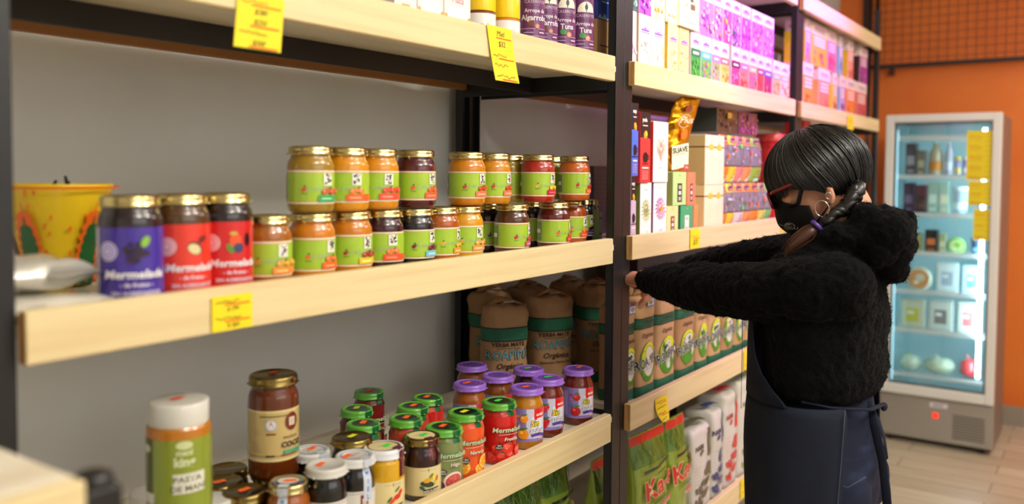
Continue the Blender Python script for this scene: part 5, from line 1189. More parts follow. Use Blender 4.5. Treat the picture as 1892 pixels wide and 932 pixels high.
# ------------------------------------------------------------------ brown paper packs (C) and bags (E)
def pack(name, words, px, Y, z, w, d, h, group, artf, col=(168, 130, 92), mt='kraft', n_exp=4.0, top='fold', rz=0, seed=0, wr=.004, x=None, topcol=None):
    X = x if x is not None else x_at(px, 640, Y)
    root = thing(name, words, 'bag', (X, Y+d/2, z), rz, group)
    n = 30; m = 44; vs = []; fs = []; cs = []
    def prof(t):  # half width, half depth factor, at height fraction t
        if top == 'brick':
            k = .985 if t > .03 else .95
            if t > .93: s = (t-.93)/.07; return (k-.05*s**2, k-.16*s**2)
            return (k, k)
        if top == 'fold':
            k = 1-.05*math.sin(PI*t)+.0
            if t < .04: k *= .93+.07*t/.04
            if t > .92: s = (t-.92)/.08; return (1-.08*s**2, 1-.22*s**2)
            return (k, k)
        s = max(0, (t-.55)/.45); return (1-.03*s, (1-s**1.3)*.97+.03 if t > .55 else (1 if t > .05 else .9+2*t))
    def S(al, t, o=0):
        kx, ky = prof(t); e = 2/n_exp; c, s_ = math.cos(al), math.sin(al)
        x_ = (w/2*kx+o)*math.copysign(abs(c)**e, c); y_ = (d/2*ky+o)*math.copysign(abs(s_)**e, s_)
        q = noise.noise((x_*28+seed*3.1, y_*28, t*h*24))*wr*(1+2*max(0, t-.8)/.2)
        nn = math.hypot(x_, y_) or 1
        return (x_+x_/nn*q, y_+y_/nn*q, max(.0004, t*h))
    for j in range(n+1):
        for i in range(m): vs.append(S(2*PI*i/m, j/n))
    for j in range(n):
        for i in range(m): fs.append((j*m+i, j*m+(i+1) % m, (j+1)*m+(i+1) % m, (j+1)*m+i))
    fs.append(tuple(reversed(range(m))))
    if top in ('fold', 'brick'):
        b = len(vs); rings = 5
        for r_ in range(1, rings+1):
            for i in range(m):
                p = S(2*PI*i/m, 1); k = 1-r_/(rings+.3); q = noise.noise((p[0]*k*34+seed, p[1]*k*34, seed*1.7))
                vs.append((p[0]*k, p[1]*k, p[2]+.006*(1-k)+q*.011))
        for r_ in range(rings):
            for i in range(m):
                a_ = (n*m if r_ == 0 else b+(r_-1)*m); fs.append((a_+i, a_+(i+1) % m, b+r_*m+(i+1) % m, b+r_*m+i))
        fs.append(tuple(range(b+(rings-1)*m, b+rings*m)))
    else: fs.append(tuple(range(n*m, n*m+m)))
    mb = MB().add(vs, fs, col, mt, True); body = link('paper_bag' if mt == 'kraft' else 'bag_body', mb, root)
    # front mapping: arc position u -> angle by table
    T = [(-w/2+w*i/60) for i in range(61)]
    def ffn(u, v, o):
        t = min(.999, max(0, v/h)); kx, ky = prof(t); hw_ = w/2*kx; uu = u
        ext = hw_*.93
        if abs(uu) <= ext: x_ = uu; rel = min(.999, abs(x_)/hw_); y_ = -(d/2*ky)*(1-rel**n_exp)**(1/n_exp)
        else:
            rest = abs(uu)-ext; x_ = math.copysign(hw_*(.93+.07*min(1, rest/(d*.10))), uu)
            rel = min(.9999, abs(x_)/hw_); y_ = -(d/2*ky)*(1-rel**n_exp)**(1/n_exp)
            if rest > d*.10: y_ = min(0, y_+0)+ (rest-d*.10); y_ = min(y_, d*.3)
        q = noise.noise((x_*28+seed*3.1, y_*28, t*h*24))*wr*(1+2*max(0, t-.8)/.2)
        nn = math.hypot(x_, y_) or 1; k = q+.0012+o
        return (x_+x_/nn*k, y_+y_/nn*k, v)
    def sfn(u, v, o):   # band going right around: u is angle
        p = S(u, v/h, .0006+o); return p
    front_a, band_a = artf(w, d, h)
    mb = MB()
    if band_a: band_a.put(mb, sfn, 'paper' if mt == 'kraft' else 'gloss', base=.0001, eps=.0001)
    if front_a: front_a.put(mb, ffn, 'paper' if mt == 'kraft' else 'gloss', base=.0006, eps=.0002)
    link('print', mb, root)
    return root
GRN = (38, 100, 72)
def band(h, v0, v1, base=False):
    a = Art(); a.rect(-PI, PI, v0*h, v1*h, GRN, du=.1, dv=.01).rect(-PI, PI, v0*h-.003, v0*h, (34, 34, 30), du=.1).rect(-PI, PI, v1*h, v1*h+.003, (34, 34, 30), du=.1)
    if base: a.rect(-PI, PI, .002, h*.12, GRN, du=.1, dv=.01)
    return a
def roapipo_back(w, d, h):
    a = Art(); t = w
    a.text('YERBA MATE', -t*.05, h*.61, .0105, (50, 40, 30), .03).rect(-t*.28, t*.2, h*.588, h*.594, (80, 60, 44)).text('ROAPIPÓ', -t*.05, h*.48, .024, (30, 42, 50), .03, wide=.8).text('ROAPIPÓ', -t*.05, h*.48, .024, (104, 160, 170), .0, wide=.8)
    a.text('Orgánica', -t*.02, h*.39, .014, (46, 34, 26), .02, .2).text('Elaborada y Agroecológica', 0, h*.335, .006, (60, 46, 34), .01, .1)
    a.disc(t*.25, h*.2, .016, .016, (110, 104, 90), 18).disc(t*.25, h*.2, .0135, .0135, (176, 170, 150), 18).disc(t*.25-.002, h*.2, .004, .009, (70, 70, 56), 10, .5).disc(t*.25+.004, h*.205, .003, .008, (70, 70, 56), 10, -.5)
    return a, band(h, .67, .79, True)
def roapipo_front(w, d, h):
    a = Art(); t = w
    a.text('Orgánica', -t*.02, h*.60, .0125, (56, 34, 30), .01, .2)
    a.disc(0, h*.35, t*.37, h*.20, (74, 140, 36), 30).disc(.003, h*.372, t*.345, h*.178, (206, 214, 40), 28).disc(.004, h*.35, t*.31, h*.16, (84, 150, 44), 28).disc(.002, h*.355, t*.27, h*.15, (214, 212, 200), 28)
    a.disc(-t*.1, h*.44, t*.12, h*.02, (30, 70, 50), 12, .5).disc(t*.06, h*.46, t*.04, h*.02, (40, 44, 40), 10, 1.0).line([(-t*.2, h*.47), (-t*.12, h*.43), (-t*.02, h*.46), (t*.06, h*.42)], .003, (36, 50, 42))
    for k in range(5): a.line([(-t*.14+t*.07*k, h*.41), (-t*.17+t*.08*k, h*.35), (-t*.1+t*.06*k, h*.27)], .0014, (120, 124, 112))
    a.text('ROAPIPÓ', -t*.0, h*.315, .026, (214, 214, 204), .06, wide=.72, rot=.18).text('ROAPIPÓ', -t*.0, h*.315, .026, (36, 48, 44), .015, wide=.72, rot=.18)
    b = band(h, .70, .79, True)
    return a, b
def with_band_text(f):
    def g(w, d, h):
        a, b = f(w, d, h); a.text('YERBA MATE', 0, h*.748, .009, (16, 40, 30), .02).text('ELABORADA CON PALO', 0, h*.718, .006, (16, 40, 30), .0); return a, b
    return g
def crumple_top(root, w, d, h, seed, st=None, tagcol=None):
    mb = MB(); R = random.Random(seed)
    for k in range(3):
        pts = [(-w*.4, R.uniform(-.01, .01), h+.004), (-w*.15, R.uniform(-.02, .02), h+.012+.004*k), (w*.15, R.uniform(-.02, .02), h+.013), (w*.42, R.uniform(-.02, .02), h+.003)]
        mb.tube(pts, [.006, .011, .010, .005], 8, (150, 110, 72), 'kraft', .5)
    link('folded_top', mb, root)
    if st: mb = MB(); mb.box(-.012, .012, -.009, .009, 0, .0006, st, 'paper', T=Matrix.Translation((R.uniform(-.02, .02), R.uniform(-.02, .0), h+.026)) @ Matrix.Rotation(.3, 4, 'Y')); link('price_sticker', mb, root)
    mb = MB(); mb.box(-.014, .014, -.003, .003, 0, .0008, (206, 208, 210), 'paper', T=Matrix.Translation((-.0, -d*.34, h+.012)) @ Matrix.Rotation(-.4, 4, 'X')); link('tin_tie', mb, root)
GR = 'brown paper packs of yerba with a green band, near unit'
hp = .262
for i, (p0_, p1_, Y, st, words) in enumerate(((900, 982, 1.27, None, 'front left of the near unit beside the rear post'), (983, 1067, 1.235, (240, 90, 40), 'front middle of the near unit'), (1068, 1156, 1.20, (240, 90, 40), 'front right, partly behind the black post'))):
    xl, xr = x_at(p0_, 600, Y+.03), x_at(p1_, 600, Y+.03); w_ = min(.125, (xr-xl)*.80)
    r = pack('yerba_pack', 'brown yerba pack with green band, '+words, 0, Y, zC, .128, .10, hp+.008*i, GR, roapipo_back, n_exp=2.6, seed=i+1, rz=-.55, x=(xl+xr)/2, wr=.005); crumple_top(r, .11, .09, hp+.008*i, i, st)
for i, (x_, y_) in enumerate(((1.99, 1.395), (2.15, 1.37), (2.33, 1.34))):
    r = pack('yerba_pack', 'brown paper yerba pack in the back row, only its folded top showing, '+('leftmost', 'middle', 'rightmost')[i], 0, y_, zC, .125, .10, hp+.012, GR, roapipo_back, n_exp=2.6, seed=i+9, rz=-.3, x=x_, wr=.005, col=(158, 122, 86)); crumple_top(r, .11, .09, hp+.012, i+5, (240, 90, 40) if i != 1 else None)
GF = 'brown paper packs of yerba in the middle unit'
rl = [(1152, 1177, 1.052, .262, (110, 60, 40), 'first, half hidden by the black post'), (1181, 1214, 1.036, .275, (240, 90, 40), 'second, darker than its neighbours'), (1215, 1252, 1.035, .270, None, 'third, its top tied with a pale green twist'),
      (1254, 1288, 1.035, .266, LIME, 'fourth, with a creased front'), (1289, 1310, 1.035, .27, None, 'fifth'), (1312, 1335, 1.035, .27, None, 'sixth, plain dark flank'), (1336, 1357, 1.035, .265, None, 'seventh'), (1358, 1377, 1.035, .265, None, 'eighth'), (1378, 1398, 1.035, .265, None, 'ninth, right beside the apron')]
for i, (p0_, p1_, Y, hh, st, words) in enumerate(rl):
    xl, xr = x_at(p0_, 640, Y), x_at(p1_, 640, Y); wd = xr-xl-.002
    r = pack('yerba_pack', 'brown paper yerba pack with oval emblem, '+words, 0, Y, zC, wd, .085, hh, GF, with_band_text(roapipo_front), n_exp=4.5, seed=i+20, x=(xl+xr)/2, wr=.003, col=(188, 150, 108) if i % 3 else (170, 130, 92)); crumple_top(r, wd*.8, .07, hh, i+30, st)
    if i == 2:
        mb = MB(); mb.tube([(-.03, -.02, hh+.02), (-.01, -.03, hh+.04), (.015, -.03, hh+.035), (.03, -.035, hh+.0), (.035, -.04, hh-.012)], [.004, .006, .006, .006, .004], 8, (150, 206, 170), 'film', .5); link('twist_tie', mb, r, label='pale green twist tie')
    if i in (0, 1):
        a = Art(); a.rect(-.022, .022, -.024, .0, (90, 130, 190)).rect(-.018, .018, -.02, -.003, (214, 218, 222)).disc(0, -.012, .013, .007, (150, 140, 130), 12)
        mb = MB(); a.put(mb, lambda u, v, o: (u+.01, -.042-o*1-.0015, hh*.99+v)); link('seal_label', mb, r)
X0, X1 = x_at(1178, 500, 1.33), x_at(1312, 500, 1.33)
carton('dark_filler_box', 'added dark brown filler box behind the brown paper packs', 'box', X0, X1, 1.33, 1.49, zC, .372, (60, 36, 27), art=Art().rect(-(X1-X0)/2+.01, (X1-X0)/2-.01, .18, .19, (84, 56, 40), du=.3), mt='paper')  # added box, coloured dark to fill the dark gap behind the packs
# Ka-o bags and white flour bags on shelf E
zE = Zb['E']
def kao(w, d, h):
    a = Art(); R = random.Random(int(w*1e4))
    a.rect(-w*.47, w*.47, h*.915, h*.985, (206, 44, 44), du=.01, dv=.01)
    a.rect(-w*.47, w*.47, h*.72, h*.915, (92, 128, 50), du=.01, dv=.01)
    for k in range(60):
        x, y = R.uniform(-w*.44, w*.42), R.uniform(h*.74, h*.9); a.line([(x, y-.012), (x+R.uniform(-.004, .004), y), (x+R.uniform(-.01, .01), y+.012)], .0014, R.choice([(50, 96, 36), (130, 160, 70), (70, 120, 44)]))
    a.rect(-w*.24, w*.4, h*.665, h*.69, (40, 54, 30), skew=.012).rect(0, w*.25, h*.635, h*.645, (60, 76, 40), skew=.004)
    a.text('Ka-o', w*.08, h*.47, .052, (224, 206, 140), .055, .12, rot=.2, wide=.9).text('Ka-o', w*.08, h*.47, .052, (206, 36, 36), .03, .12, rot=.2, wide=.9)
    a.rect(-w*.1, w*.3, h*.395, h*.405, (70, 90, 40), skew=.008).rect(-w*.02, w*.38, h*.31, h*.355, (214, 70, 56), skew=.012).text('TRADICIONAL', w*.17, h*.325, .0075, (240, 220, 190), .0, rot=.1)
    for k in range(24): x, y = R.uniform(-w*.4, w*.4), R.uniform(h*.02, h*.28); a.line([(x, y-.01), (x+.003, y+.008)], .0012, (90, 130, 50))
    return a, None
GK = 'green bags with red lettering'
for i, (xl, xr, Y, hh, rz, words) in enumerate(((x_at(1178, 860, 1.05), x_at(1234, 860, 1.05), 1.042, .325, -.07, 'bright green bag with red lettering, left of the pair beside the white bags'), (x_at(1241, 860, 1.04), x_at(1275, 860, 1.04), 1.035, .325, 0, 'bright green bag with red lettering, right of the pair, touching the white bags'), (x_at(1131, 860, 1.04), x_at(1170, 860, 1.04), 1.07, .30, 0, 'green bag showing as a sliver right of the black post'),
        (1.655, 1.79, 1.15, .33, -.35, 'green bag with red lettering in deep shade under the shelf, left of the two'), (1.815, 1.93, 1.13, .33, -.15, 'green bag with red lettering in shade against the black post'))):
    pack('tea_bag', words, 0, Y, zE, xr-xl-.003, .065, hh, GK, kao, (142, 166, 56), 'film', 3.2, 'seal', rz, i+50, .004, x=(xl+xr)/2)
for i, (px, py, words) in enumerate(((958, 932, 'silver tin lid with faint red mark, darker one under the shelf'), (1022, 938, 'silver tin lid with red mark, brighter one at the bottom edge'))):
    p = on_z(px, py, zE+.125); root = thing('round_tin', words, 'tin', (p.x, p.y, zE), 0, 'round tins under the lower shelf')
    link('tin_body', MB().lathe([(0, .0005), (.05, .0005), (.0505, .004), (.05, .008), (.05, .112), (0, .112)], 36, (150, 150, 150), 'tin', cap=False), root)
    mb = MB().lathe([(.0515, .106), (.0525, .108), (.0525, .121), (.050, .125), (.046, .1245), (.044, .1235), (0, .1235)], 36, (170, 170, 172), 'tin', cap=False)
    l = link('lid', mb, root); mb = MB(); Art().disc(-.005, .004, .018, .012, (206, 60, 44), 14, .4).put(mb, topface(.1235), 'paper'); link('price_sticker', mb, l)
def flour(c, low):
    def f(w, d, h):
        a = Art()
        a.rect(w*.22, w*.47, h*.62, h*.97, c, du=.006, dv=.01).text('NAIM', -w*.16, h*.74, .016, tuple(int(x*.8) for x in c), .03).disc(-w*.05, h*.7, .014, .008, c, 10, .4)
        a.disc(w*.26, h*.49, .021, .016, c, 12, .7).disc(w*.14, h*.44, .015, .011, c, 10, -.5).disc(w*.34, h*.42, .012, .010, c, 10, .4)
        for x0_, s in ((0, 1), (-w*.18, .8)):
            a.line([(x0_, h*.06), (x0_+w*.05, h*.2), (x0_+w*.15, h*.36)], .0035, c)
            for k in range(4): a.disc(x0_+(k % 2-.5)*.04+w*.05, h*(.12+.07*k), .018*s, .009*s, c, 10, 1.0 if k % 2 else 2.2)
        a.lines(-w*.4, -w*.05, h*.35, h*.55, 6, tuple(min(255, x+80) for x in c), .0009)
        return a, None
    return f
GW = 'white paper flour bags'
for i, (p0_, p1_, Y, hh, c, words, rz) in enumerate(((1283, 1316, 1.03, .262, (96, 90, 66), 'white bag with olive-brown plant print, nearest the green bags', -.05), (1317, 1338, 1.03, .285, (44, 62, 112), 'white bag with dark blue print, second white bag', 0),
        (1340, 1364, 1.03, .315, (214, 44, 40), 'white bag with bright red print, third white bag', 0), (1366, 1396, 1.03, .335, (120, 170, 60), 'white bag with green print beside the apron', 0),
        (1296, 1325, 1.20, .325, (36, 50, 90), 'white bag with navy patch in the back row', 0), (1326, 1352, 1.20, .345, (206, 40, 44), 'white bag with a red strip across its top, back row', .1), (1356, 1380, 1.20, .35, (130, 176, 60), 'white bag with green fleck, back row', 0), (1382, 1410, 1.20, .36, (236, 120, 50), 'white bag with orange corner, back row beside the apron', 0))):
    xl, xr = x_at(p0_, 840, Y), x_at(p1_, 840, Y); w_ = xr-xl-.003
    r = pack('flour_bag', words, 0, Y, zE, w_, .11, hh, GW, flour(c, i > 3), (206, 202, 192), 'paper', 6.0, 'brick', rz, i+70, .004, x=(xl+xr)/2)
    mb = MB(); a = Art(); a.rect(-w_*.42, w_*.3, -.004, .016, c, du=.006, skew=-.012)
    a.put(mb, lambda u, v, o: (u, -.02+v*1.4, hh+.021+o-abs(u)*.1), 'paper'); link('closing_strip', mb, r)
# ------------------------------------------------------------------ person
PO = Vector((1.9, .5, 0))
MT['skin'] = mat('skin', (196, 138, 108), .45, sss=.15, bump=(300, .05, .0005))
MT['fleece'] = mat('black_fleece', (7, 7, 7), .95, spec=.08, sheen=.02, bump=(240, .8, .004))
MT['hair'] = mat('black_hair', (14, 11, 10), .36, spec=.5)
MT['braid'] = mat('brown_hair_end', (70, 38, 24), .35, spec=.6)
MT['denim_apron'] = mat('navy_apron_cloth', (25, 30, 44), .85, bump=(600, .4, .001), var=((9, 9, 9), (20, 24, 36), .4, .7), spec=.2)
MT['denim'] = mat('dark_jeans', (20, 26, 44), .85, bump=(700, .4, .001), var=((14, 14, 40), (34, 43, 68), .5, .75), spec=.2)
MT['stitch'] = mat('stitching', (62, 70, 92), .8)
MT['maskcloth'] = mat('black_mask_cloth', (17, 17, 19), .8, spec=.2)
MT['redframe'] = mat('dark_red_frame', (110, 16, 24), .2)
MT['lens'] = mat('dark_lens', (30, 26, 30), .05, spec=.8)
MT['rubber'] = mat('shoe_rubber', (30, 30, 32), .6)
def rel(px, py, X): p = on_x(px, py, X); return p-PO
Rh = Matrix.Rotation(-.35, 4, 'X'); Rh = Matrix.Rotation(.06, 4, 'Z') @ Rh
HC = Vector((0, .01, 1.55)); HM = Matrix.Translation(HC) @ Rh
def hp_(x, y, z): return HM @ Vector((x, y, z))
HR = Rh.to_3x3().to_4x4()
def finger(mb, base, dirs, lens, rads):
    pts = [Vector(base)]; 
    for d, l in zip(dirs, lens): pts.append(pts[-1]+Vector(d).normalized()*l)
    mb.tube(pts, rads, 10, m='skin'); mb.ball(pts[-1], rads[-1], 8, 6, m='skin'); mb.ball(pts[0], rads[0], 8, 6, m='skin')
    for p, r_ in zip(pts[1:-1], rads[1:-1]): mb.ball(p, r_*1.04, 8, 6, m='skin')
def hand(mb, W, d, n, side, curl=.5):
    """W wrist, d forward, n back-of-hand normal, side = towards the thumb"""
    d = Vector(d).normalized(); s = Vector(side); s = (s-d*s.dot(d)).normalized(); n = d.cross(s) if Vector(n).dot(d.cross(s)) > 0 else -d.cross(s)
    W = Vector(W)
    for k in range(4):
        a = W+s*(.014-.0095*k)*.9; b = W+d*.082+s*(.029-.019*k)-n*.003*abs(k-1.2)
        mb.tube([a, (a+b)/2+n*.002, b], [.016, .0145, .0105], 10, m='skin'); mb.ball(b, .0112, 8, 6, m='skin')
    mb.ball(W, (.024, .024, .02), 12, 8, m='skin'); mb.ball(W+d*.04, .022, 10, 8, m='skin')
    for k, (L, r_) in enumerate(((.040, .0092), (.045, .0096), (.041, .0092), (.032, .0082))):
        b = W+d*.084+s*(.029-.019*k)-n*.003*abs(k-1.2); c = curl+.06*k
        rot = lambda t: d*math.cos(t)-n*math.sin(t)+s*(.10-.07*k)
        finger(mb, b, (rot(c*.6), rot(c*1.5), rot(c*2.3)), (L, L*.62, L*.5), (r_, r_*.96, r_*.88, r_*.72))
    tb = W+d*.022+s*.020-n*.006
    finger(mb, tb, (d*.6+s*.75-n*.35, d*.85+s*.35-n*.4, d*1.0-n*.45+s*.05), (.042, .034, .027), (.0135, .0112, .0105, .0085))
b = MB()
b.ball(hp_(0, -.008, .028), (.073, .092, .084), 24, 16, m='skin', T=HR); b.ball(hp_(0, .028, -.03), (.060, .060, .072), 20, 14, m='skin', T=HR)
b.ball(hp_(0, .048, -.078), (.034, .032, .026), 14, 10, m='skin', T=HR); b.ball(hp_(0, .07, .016), (.052, .022, .016), 16, 8, m='skin', T=HR)
b.tube([hp_(0, .086, .006), hp_(0, .096, -.012), hp_(0, .105, -.03)], [.008, .010, .0125], 10, m='skin'); b.ball(hp_(0, .099, -.034), (.017, .010, .009), 10, 8, m='skin', T=HR)
b.ball(hp_(0, .082, -.055), (.024, .011, .006), 12, 8, m='skin', T=HR); b.ball(hp_(0, .080, -.064), (.022, .011, .006), 12, 8, m='skin', T=HR)
for sx in (-1, 1):
    b.ball(hp_(sx*.036, .062, -.022), (.026, .022, .024), 12, 8, m='skin', T=HR)
    b.tube([hp_(sx*.068, -.014, -.028), hp_(sx*.072, -.020, -.024), hp_(sx*.075, -.027, -.032), hp_(sx*.074, -.025, -.046), hp_(sx*.070, -.016, -.062)], [.005, .0055, .006, .006, .007], 8, m='skin')
    b.ball(hp_(sx*.068, -.02, -.044), (.006, .010, .018), 10, 8, m='skin', T=HR)
b.tube([hp_(0, -.02, -.03), hp_(0, -.03, -.07), (0, -.035, 1.45), (0, -.03, 1.38), (0, -.01, 1.30)], [.055, .052, .054, .066, .10], 20, m='skin')
b.tube([(0, .01, .88), (0, .01, .98), (0, .0, 1.1), (0, 0, 1.22), (0, -.005, 1.33)], [.092, .095, .085, .095, .085], 24, m='skin'); b.ball((0, -.005, 1.33), (.14, .08, .06), m='skin')
# arms (inside the sleeves) and hands
SL = [(-.145, -.015, 1.330)]+[tuple(rel(px, py, X)) for px, py, X in ((1545, 530, 1.765), (1478, 538, 1.765), (1400, 541, 1.785), (1300, 532, 1.85), (1232, 522, 1.935), (1200, 518, 1.985))]
SR = [(.150, -.015, 1.355), (.17, .06, 1.345)]+[tuple(rel(px, py, X)) for px, py, X in ((1435, 484, 2.085), (1372, 488, 2.11), (1312, 496, 2.16), (1262, 508, 2.20))]
b.tube(SL, [.05, .046, .044, .042, .038, .03, .026], 14, m='skin'); b.tube(SR, [.05, .048, .044, .042, .036, .028], 14, m='skin')
WL = Vector(SL[-1])+Vector((.022, .03, -.002)); b.tube([SL[-1], WL], [.026, .025], 12, m='skin')
hand(b, WL, (.50, .84, -.12), (0, 0, 1), (.8, -.5, .0), .55)
WR = Vector(SR[-1])+Vector((.0, .03, -.008)); b.tube([SR[-1], WR], [.028, .024], 12, m='skin')
hand(b, WR, (-.10, .92, -.42), (0, .2, 1), (-1, 0, 0), .5)
for sx in (-1, 1):
    b.tube([(sx*.080, 0, .90), (sx*.088, .012, .70), (sx*.088, .02, .48), (sx*.088, .0, .30), (sx*.088, -.01, .09)], [.080, .072, .054, .050, .036], 16, m='skin')
    b.ball((sx*.088, .03, .045), (.035, .10, .032), m='skin')
person = link('person', b); person.location = PO
bake(person, [('REMESH', dict(mode='VOXEL', voxel_size=.0042)), ('SMOOTH', dict(iterations=3, factor=.5))])
person.data.polygons.foreach_set('use_smooth', [True]*len(person.data.polygons)); person.data.materials.clear(); person.data.materials.append(MT['skin'])
person['label'] = 'person in black fleece, face mask and navy apron, reaching into the shelf with both arms'; person['category'] = 'person'
def child(name, mb, parent=None, **k): return link(name, mb, parent or person, **k)
def loft(mb, rings, n=40, m='fleece', a0=0, a1=2*PI, e=2.0, off=0.0, cap=True):
    """rings: (cx, cy, z, rx, ry front, ry back); angle measured from +Y (front) clockwise"""
    vs = []; fs = []; full = abs(a1-a0-2*PI) < 1e-6; N = n if full else n+1
    for cx, cy, z, rx, rf, rb in rings:
        for i in range(N):
            a = a0+(a1-a0)*i/n; c, s_ = math.cos(a), math.sin(a); ry = rf if c > 0 else rb
            vs.append((cx+(rx+off)*math.copysign(abs(s_)**(2/e), s_), cy+(ry+off)*math.copysign(abs(c)**(2/e), c), z))
    for j in range(len(rings)-1):
        for i in range(n): fs.append((j*N+i, (j+1)*N+i, (j+1)*N+(i+1) % N, j*N+(i+1) % N) if full else (j*N+i, (j+1)*N+i, (j+1)*N+i+1, j*N+i+1))
    if full and cap: fs.append(tuple(range(N))); fs.append(tuple(reversed(range((len(rings)-1)*N, len(rings)*N))))
    return mb.add(vs, fs, (255, 255, 255), m, True)
# fleece jacket
TR = [(0, .0, 1.10, .165, .085, .105), (0, .0, 1.115, .180, .098, .120), (0, .0, 1.15, .188, .104, .130), (0, .0, 1.20, .185, .106, .126), (0, .0, 1.27, .180, .108, .128), (0, 0, 1.33, .176, .108, .126), (0, -.008, 1.375, .168, .105, .112), (0, -.016, 1.41, .128, .080, .09), (0, -.02, 1.44, .086, .064, .07), (0, -.02, 1.455, .07, .056, .06)]
f = MB(); loft(f, TR, 44)
f.tube(SL, [.072, .070, .066, .062, .056, .045, .036], 20, m='fleece'); f.ball(SL[0], (.072, .082, .070), m='fleece')
f.tube(SR, [.082, .078, .062, .058, .050, .040], 20, m='fleece'); f.ball(SR[0], (.085, .095, .082), m='fleece')
for p, r_ in ((SL[1], .070), (SL[2], .067), (SL[3], .064), (SL[4], .057), (SL[-1], .036), (SR[3], .055), (SR[-1], .036)): f.ball(p, r_, m='fleece')
# collar and thick hood lying on the back
for a in range(-14, 15):
    t = a/14*2.75; q = (1-math.cos(t))/2
    f.ball((.082*math.sin(t)*(1+.25*q), -.022+.072*math.cos(t)-.03*q, 1.392+.063*q+.006*math.sin(a*1.3)), .026+.012*q, 10, 8, m='fleece')
for px, py, X, r_ in ((1600, 405, 1.83, .036), (1632, 402, 1.86, .028), (1655, 405, 1.90, .026), (1662, 428, 1.86, .030), (1640, 430, 1.83, .045), (1655, 465, 1.87, .036), (1650, 495, 1.88, .034), (1652, 508, 1.90, .022), (1620, 450, 1.84, .052), (1668, 412, 1.95, .026), (1665, 450, 1.97, .036), (1655, 500, 1.97, .030), (1610, 430, 1.98, .05), (1640, 470, 1.98, .05)):
    f.ball(rel(px, py, X), r_, 12, 9, m='fleece')
jk = child('fleece_jacket', f, label='black sherpa fleece jacket with hood')
tx1 = bpy.data.textures.new('folds', 'CLOUDS'); tx1.noise_scale = .07; tx1.noise_depth = 2
tx2 = bpy.data.textures.new('pile', 'CLOUDS'); tx2.noise_scale = .011; tx2.noise_depth = 1
bake(jk, [('REMESH', dict(mode='VOXEL', voxel_size=.0045)), ('SMOOTH', dict(iterations=8, factor=.5)), ('DISPLACE', dict(texture=tx1, strength=.018, mid_level=.5, texture_coords='LOCAL')), ('DISPLACE', dict(texture=tx2, strength=.008, mid_level=.45, texture_coords='LOCAL'))])
jk.data.polygons.foreach_set('use_smooth', [True]*len(jk.data.polygons)); jk.data.materials.clear(); jk.data.materials.append(MT['fleece'])
mb = MB(); R = random.Random(11); vv = jk.data.vertices; nv = len(vv)
for k in range(26000):
    v = vv[R.randrange(nv)]
    p = v.co; n_ = (v.normal+Vector((R.uniform(-.9, .9), R.uniform(-.9, .9), R.uniform(-.9, .9)))).normalized(); t_ = n_.orthogonal().normalized()*.00035; L_ = R.uniform(.003, .0075)
    q = p+n_*L_*.6+Vector((R.uniform(-1, 1), R.uniform(-1, 1), R.uniform(-1, 1)))*.0015
    mb.add([p-t_, p+t_, q+t_*.7, q+n_*L_*.4], [(0, 1, 2), (0, 2, 3)], (255, 255, 255), 'fleece')
link('pile', mb, jk, kind='stuff')
# jeans
f = MB(); loft(f, [(0, .0, .80, .165, .115, .10), (0, .0, .88, .178, .12, .118), (0, 0, .96, .180, .12, .122), (0, 0, 1.03, .168, .112, .112), (0, 0, 1.10, .155, .105, .10)], 36, 'denim')
for sx in (-1, 1): f.tube([(sx*.085, 0, .90), (sx*.088, .010, .72), (sx*.088, .02, .5), (sx*.088, .0, .3), (sx*.088, -.01, .11)], [.098, .090, .072, .066, .056], 20, m='denim'); f.ball((sx*.085, -.03, .90), (.09, .098, .10), m='denim')
jn = child('jeans', f, label='dark blue jeans')
bake(jn, [('REMESH', dict(mode='VOXEL', voxel_size=.008)), ('SMOOTH', dict(iterations=6, factor=.5))])
jn.data.polygons.foreach_set('use_smooth', [True]*len(jn.data.polygons)); jn.data.materials.clear(); jn.data.materials.append(MT['denim'])
mb = MB(); P = [rel(px, py, 1.745) for px, py in ((1540, 888), (1566, 902), (1600, 882))]; mb.tube([p+Vector((-.0, 0, 0)) for p in P], .0012, 6, m='stitch'); link('pocket_stitching', mb, jn)
for sx in (-1, 1):
    mb = MB(); mb.ball((sx*.088, .035, .045), (.046, .135, .044), 18, 12, m='rubber'); mb.v = [(x, y, max(z, .001)) for x, y, z in mb.v]; mb.tube([(sx*.088, -.02, .05), (sx*.088, -.012, .12)], [.05, .048], 14, m='rubber'); child('shoe', mb)
# apron: skirt, bib, ties
AP = [(0, .006, 1.10, .196, .140, .135), (0, .006, 1.06, .198, .144, .142), (0, .006, 1.0, .202, .148, .148), (0, .006, .9, .206, .142, .15), (0, .006, .78, .208, .137, .148), (0, .010, .62, .210, .137, .146), (0, .012, .50, .212, .138, .146)]
f = MB(); n = 40; vs = []; fs = []
for j, (cx, cy, z, rx, rf, rb) in enumerate(AP):
    amax = 2.36-.25*j/(len(AP)-1)
    for i in range(n+1):
        a = -amax+2*amax*i/n; c, s_ = math.cos(a), math.sin(a); w_ = .004*math.sin(a*9+j*.7)*(j/6)
        vs.append((cx+(rx+w_)*s_, cy+((rf if c > 0 else rb)+w_)*c, z))
for j in range(len(AP)-1):
    for i in range(n): fs.append((j*(n+1)+i, (j+1)*(n+1)+i, (j+1)*(n+1)+i+1, j*(n+1)+i+1))
f.add(vs, fs, (255, 255, 255), 'denim_apron', True)
BB = [(0, .010, 1.36, .15, .128, .1), (0, .010, 1.30, .185, .134, .1), (0, .010, 1.22, .196, .137, .1), (0, .010, 1.15, .200, .138, .1), (0, .010, 1.097, .198, .138, .1)]
vs = []; fs = []
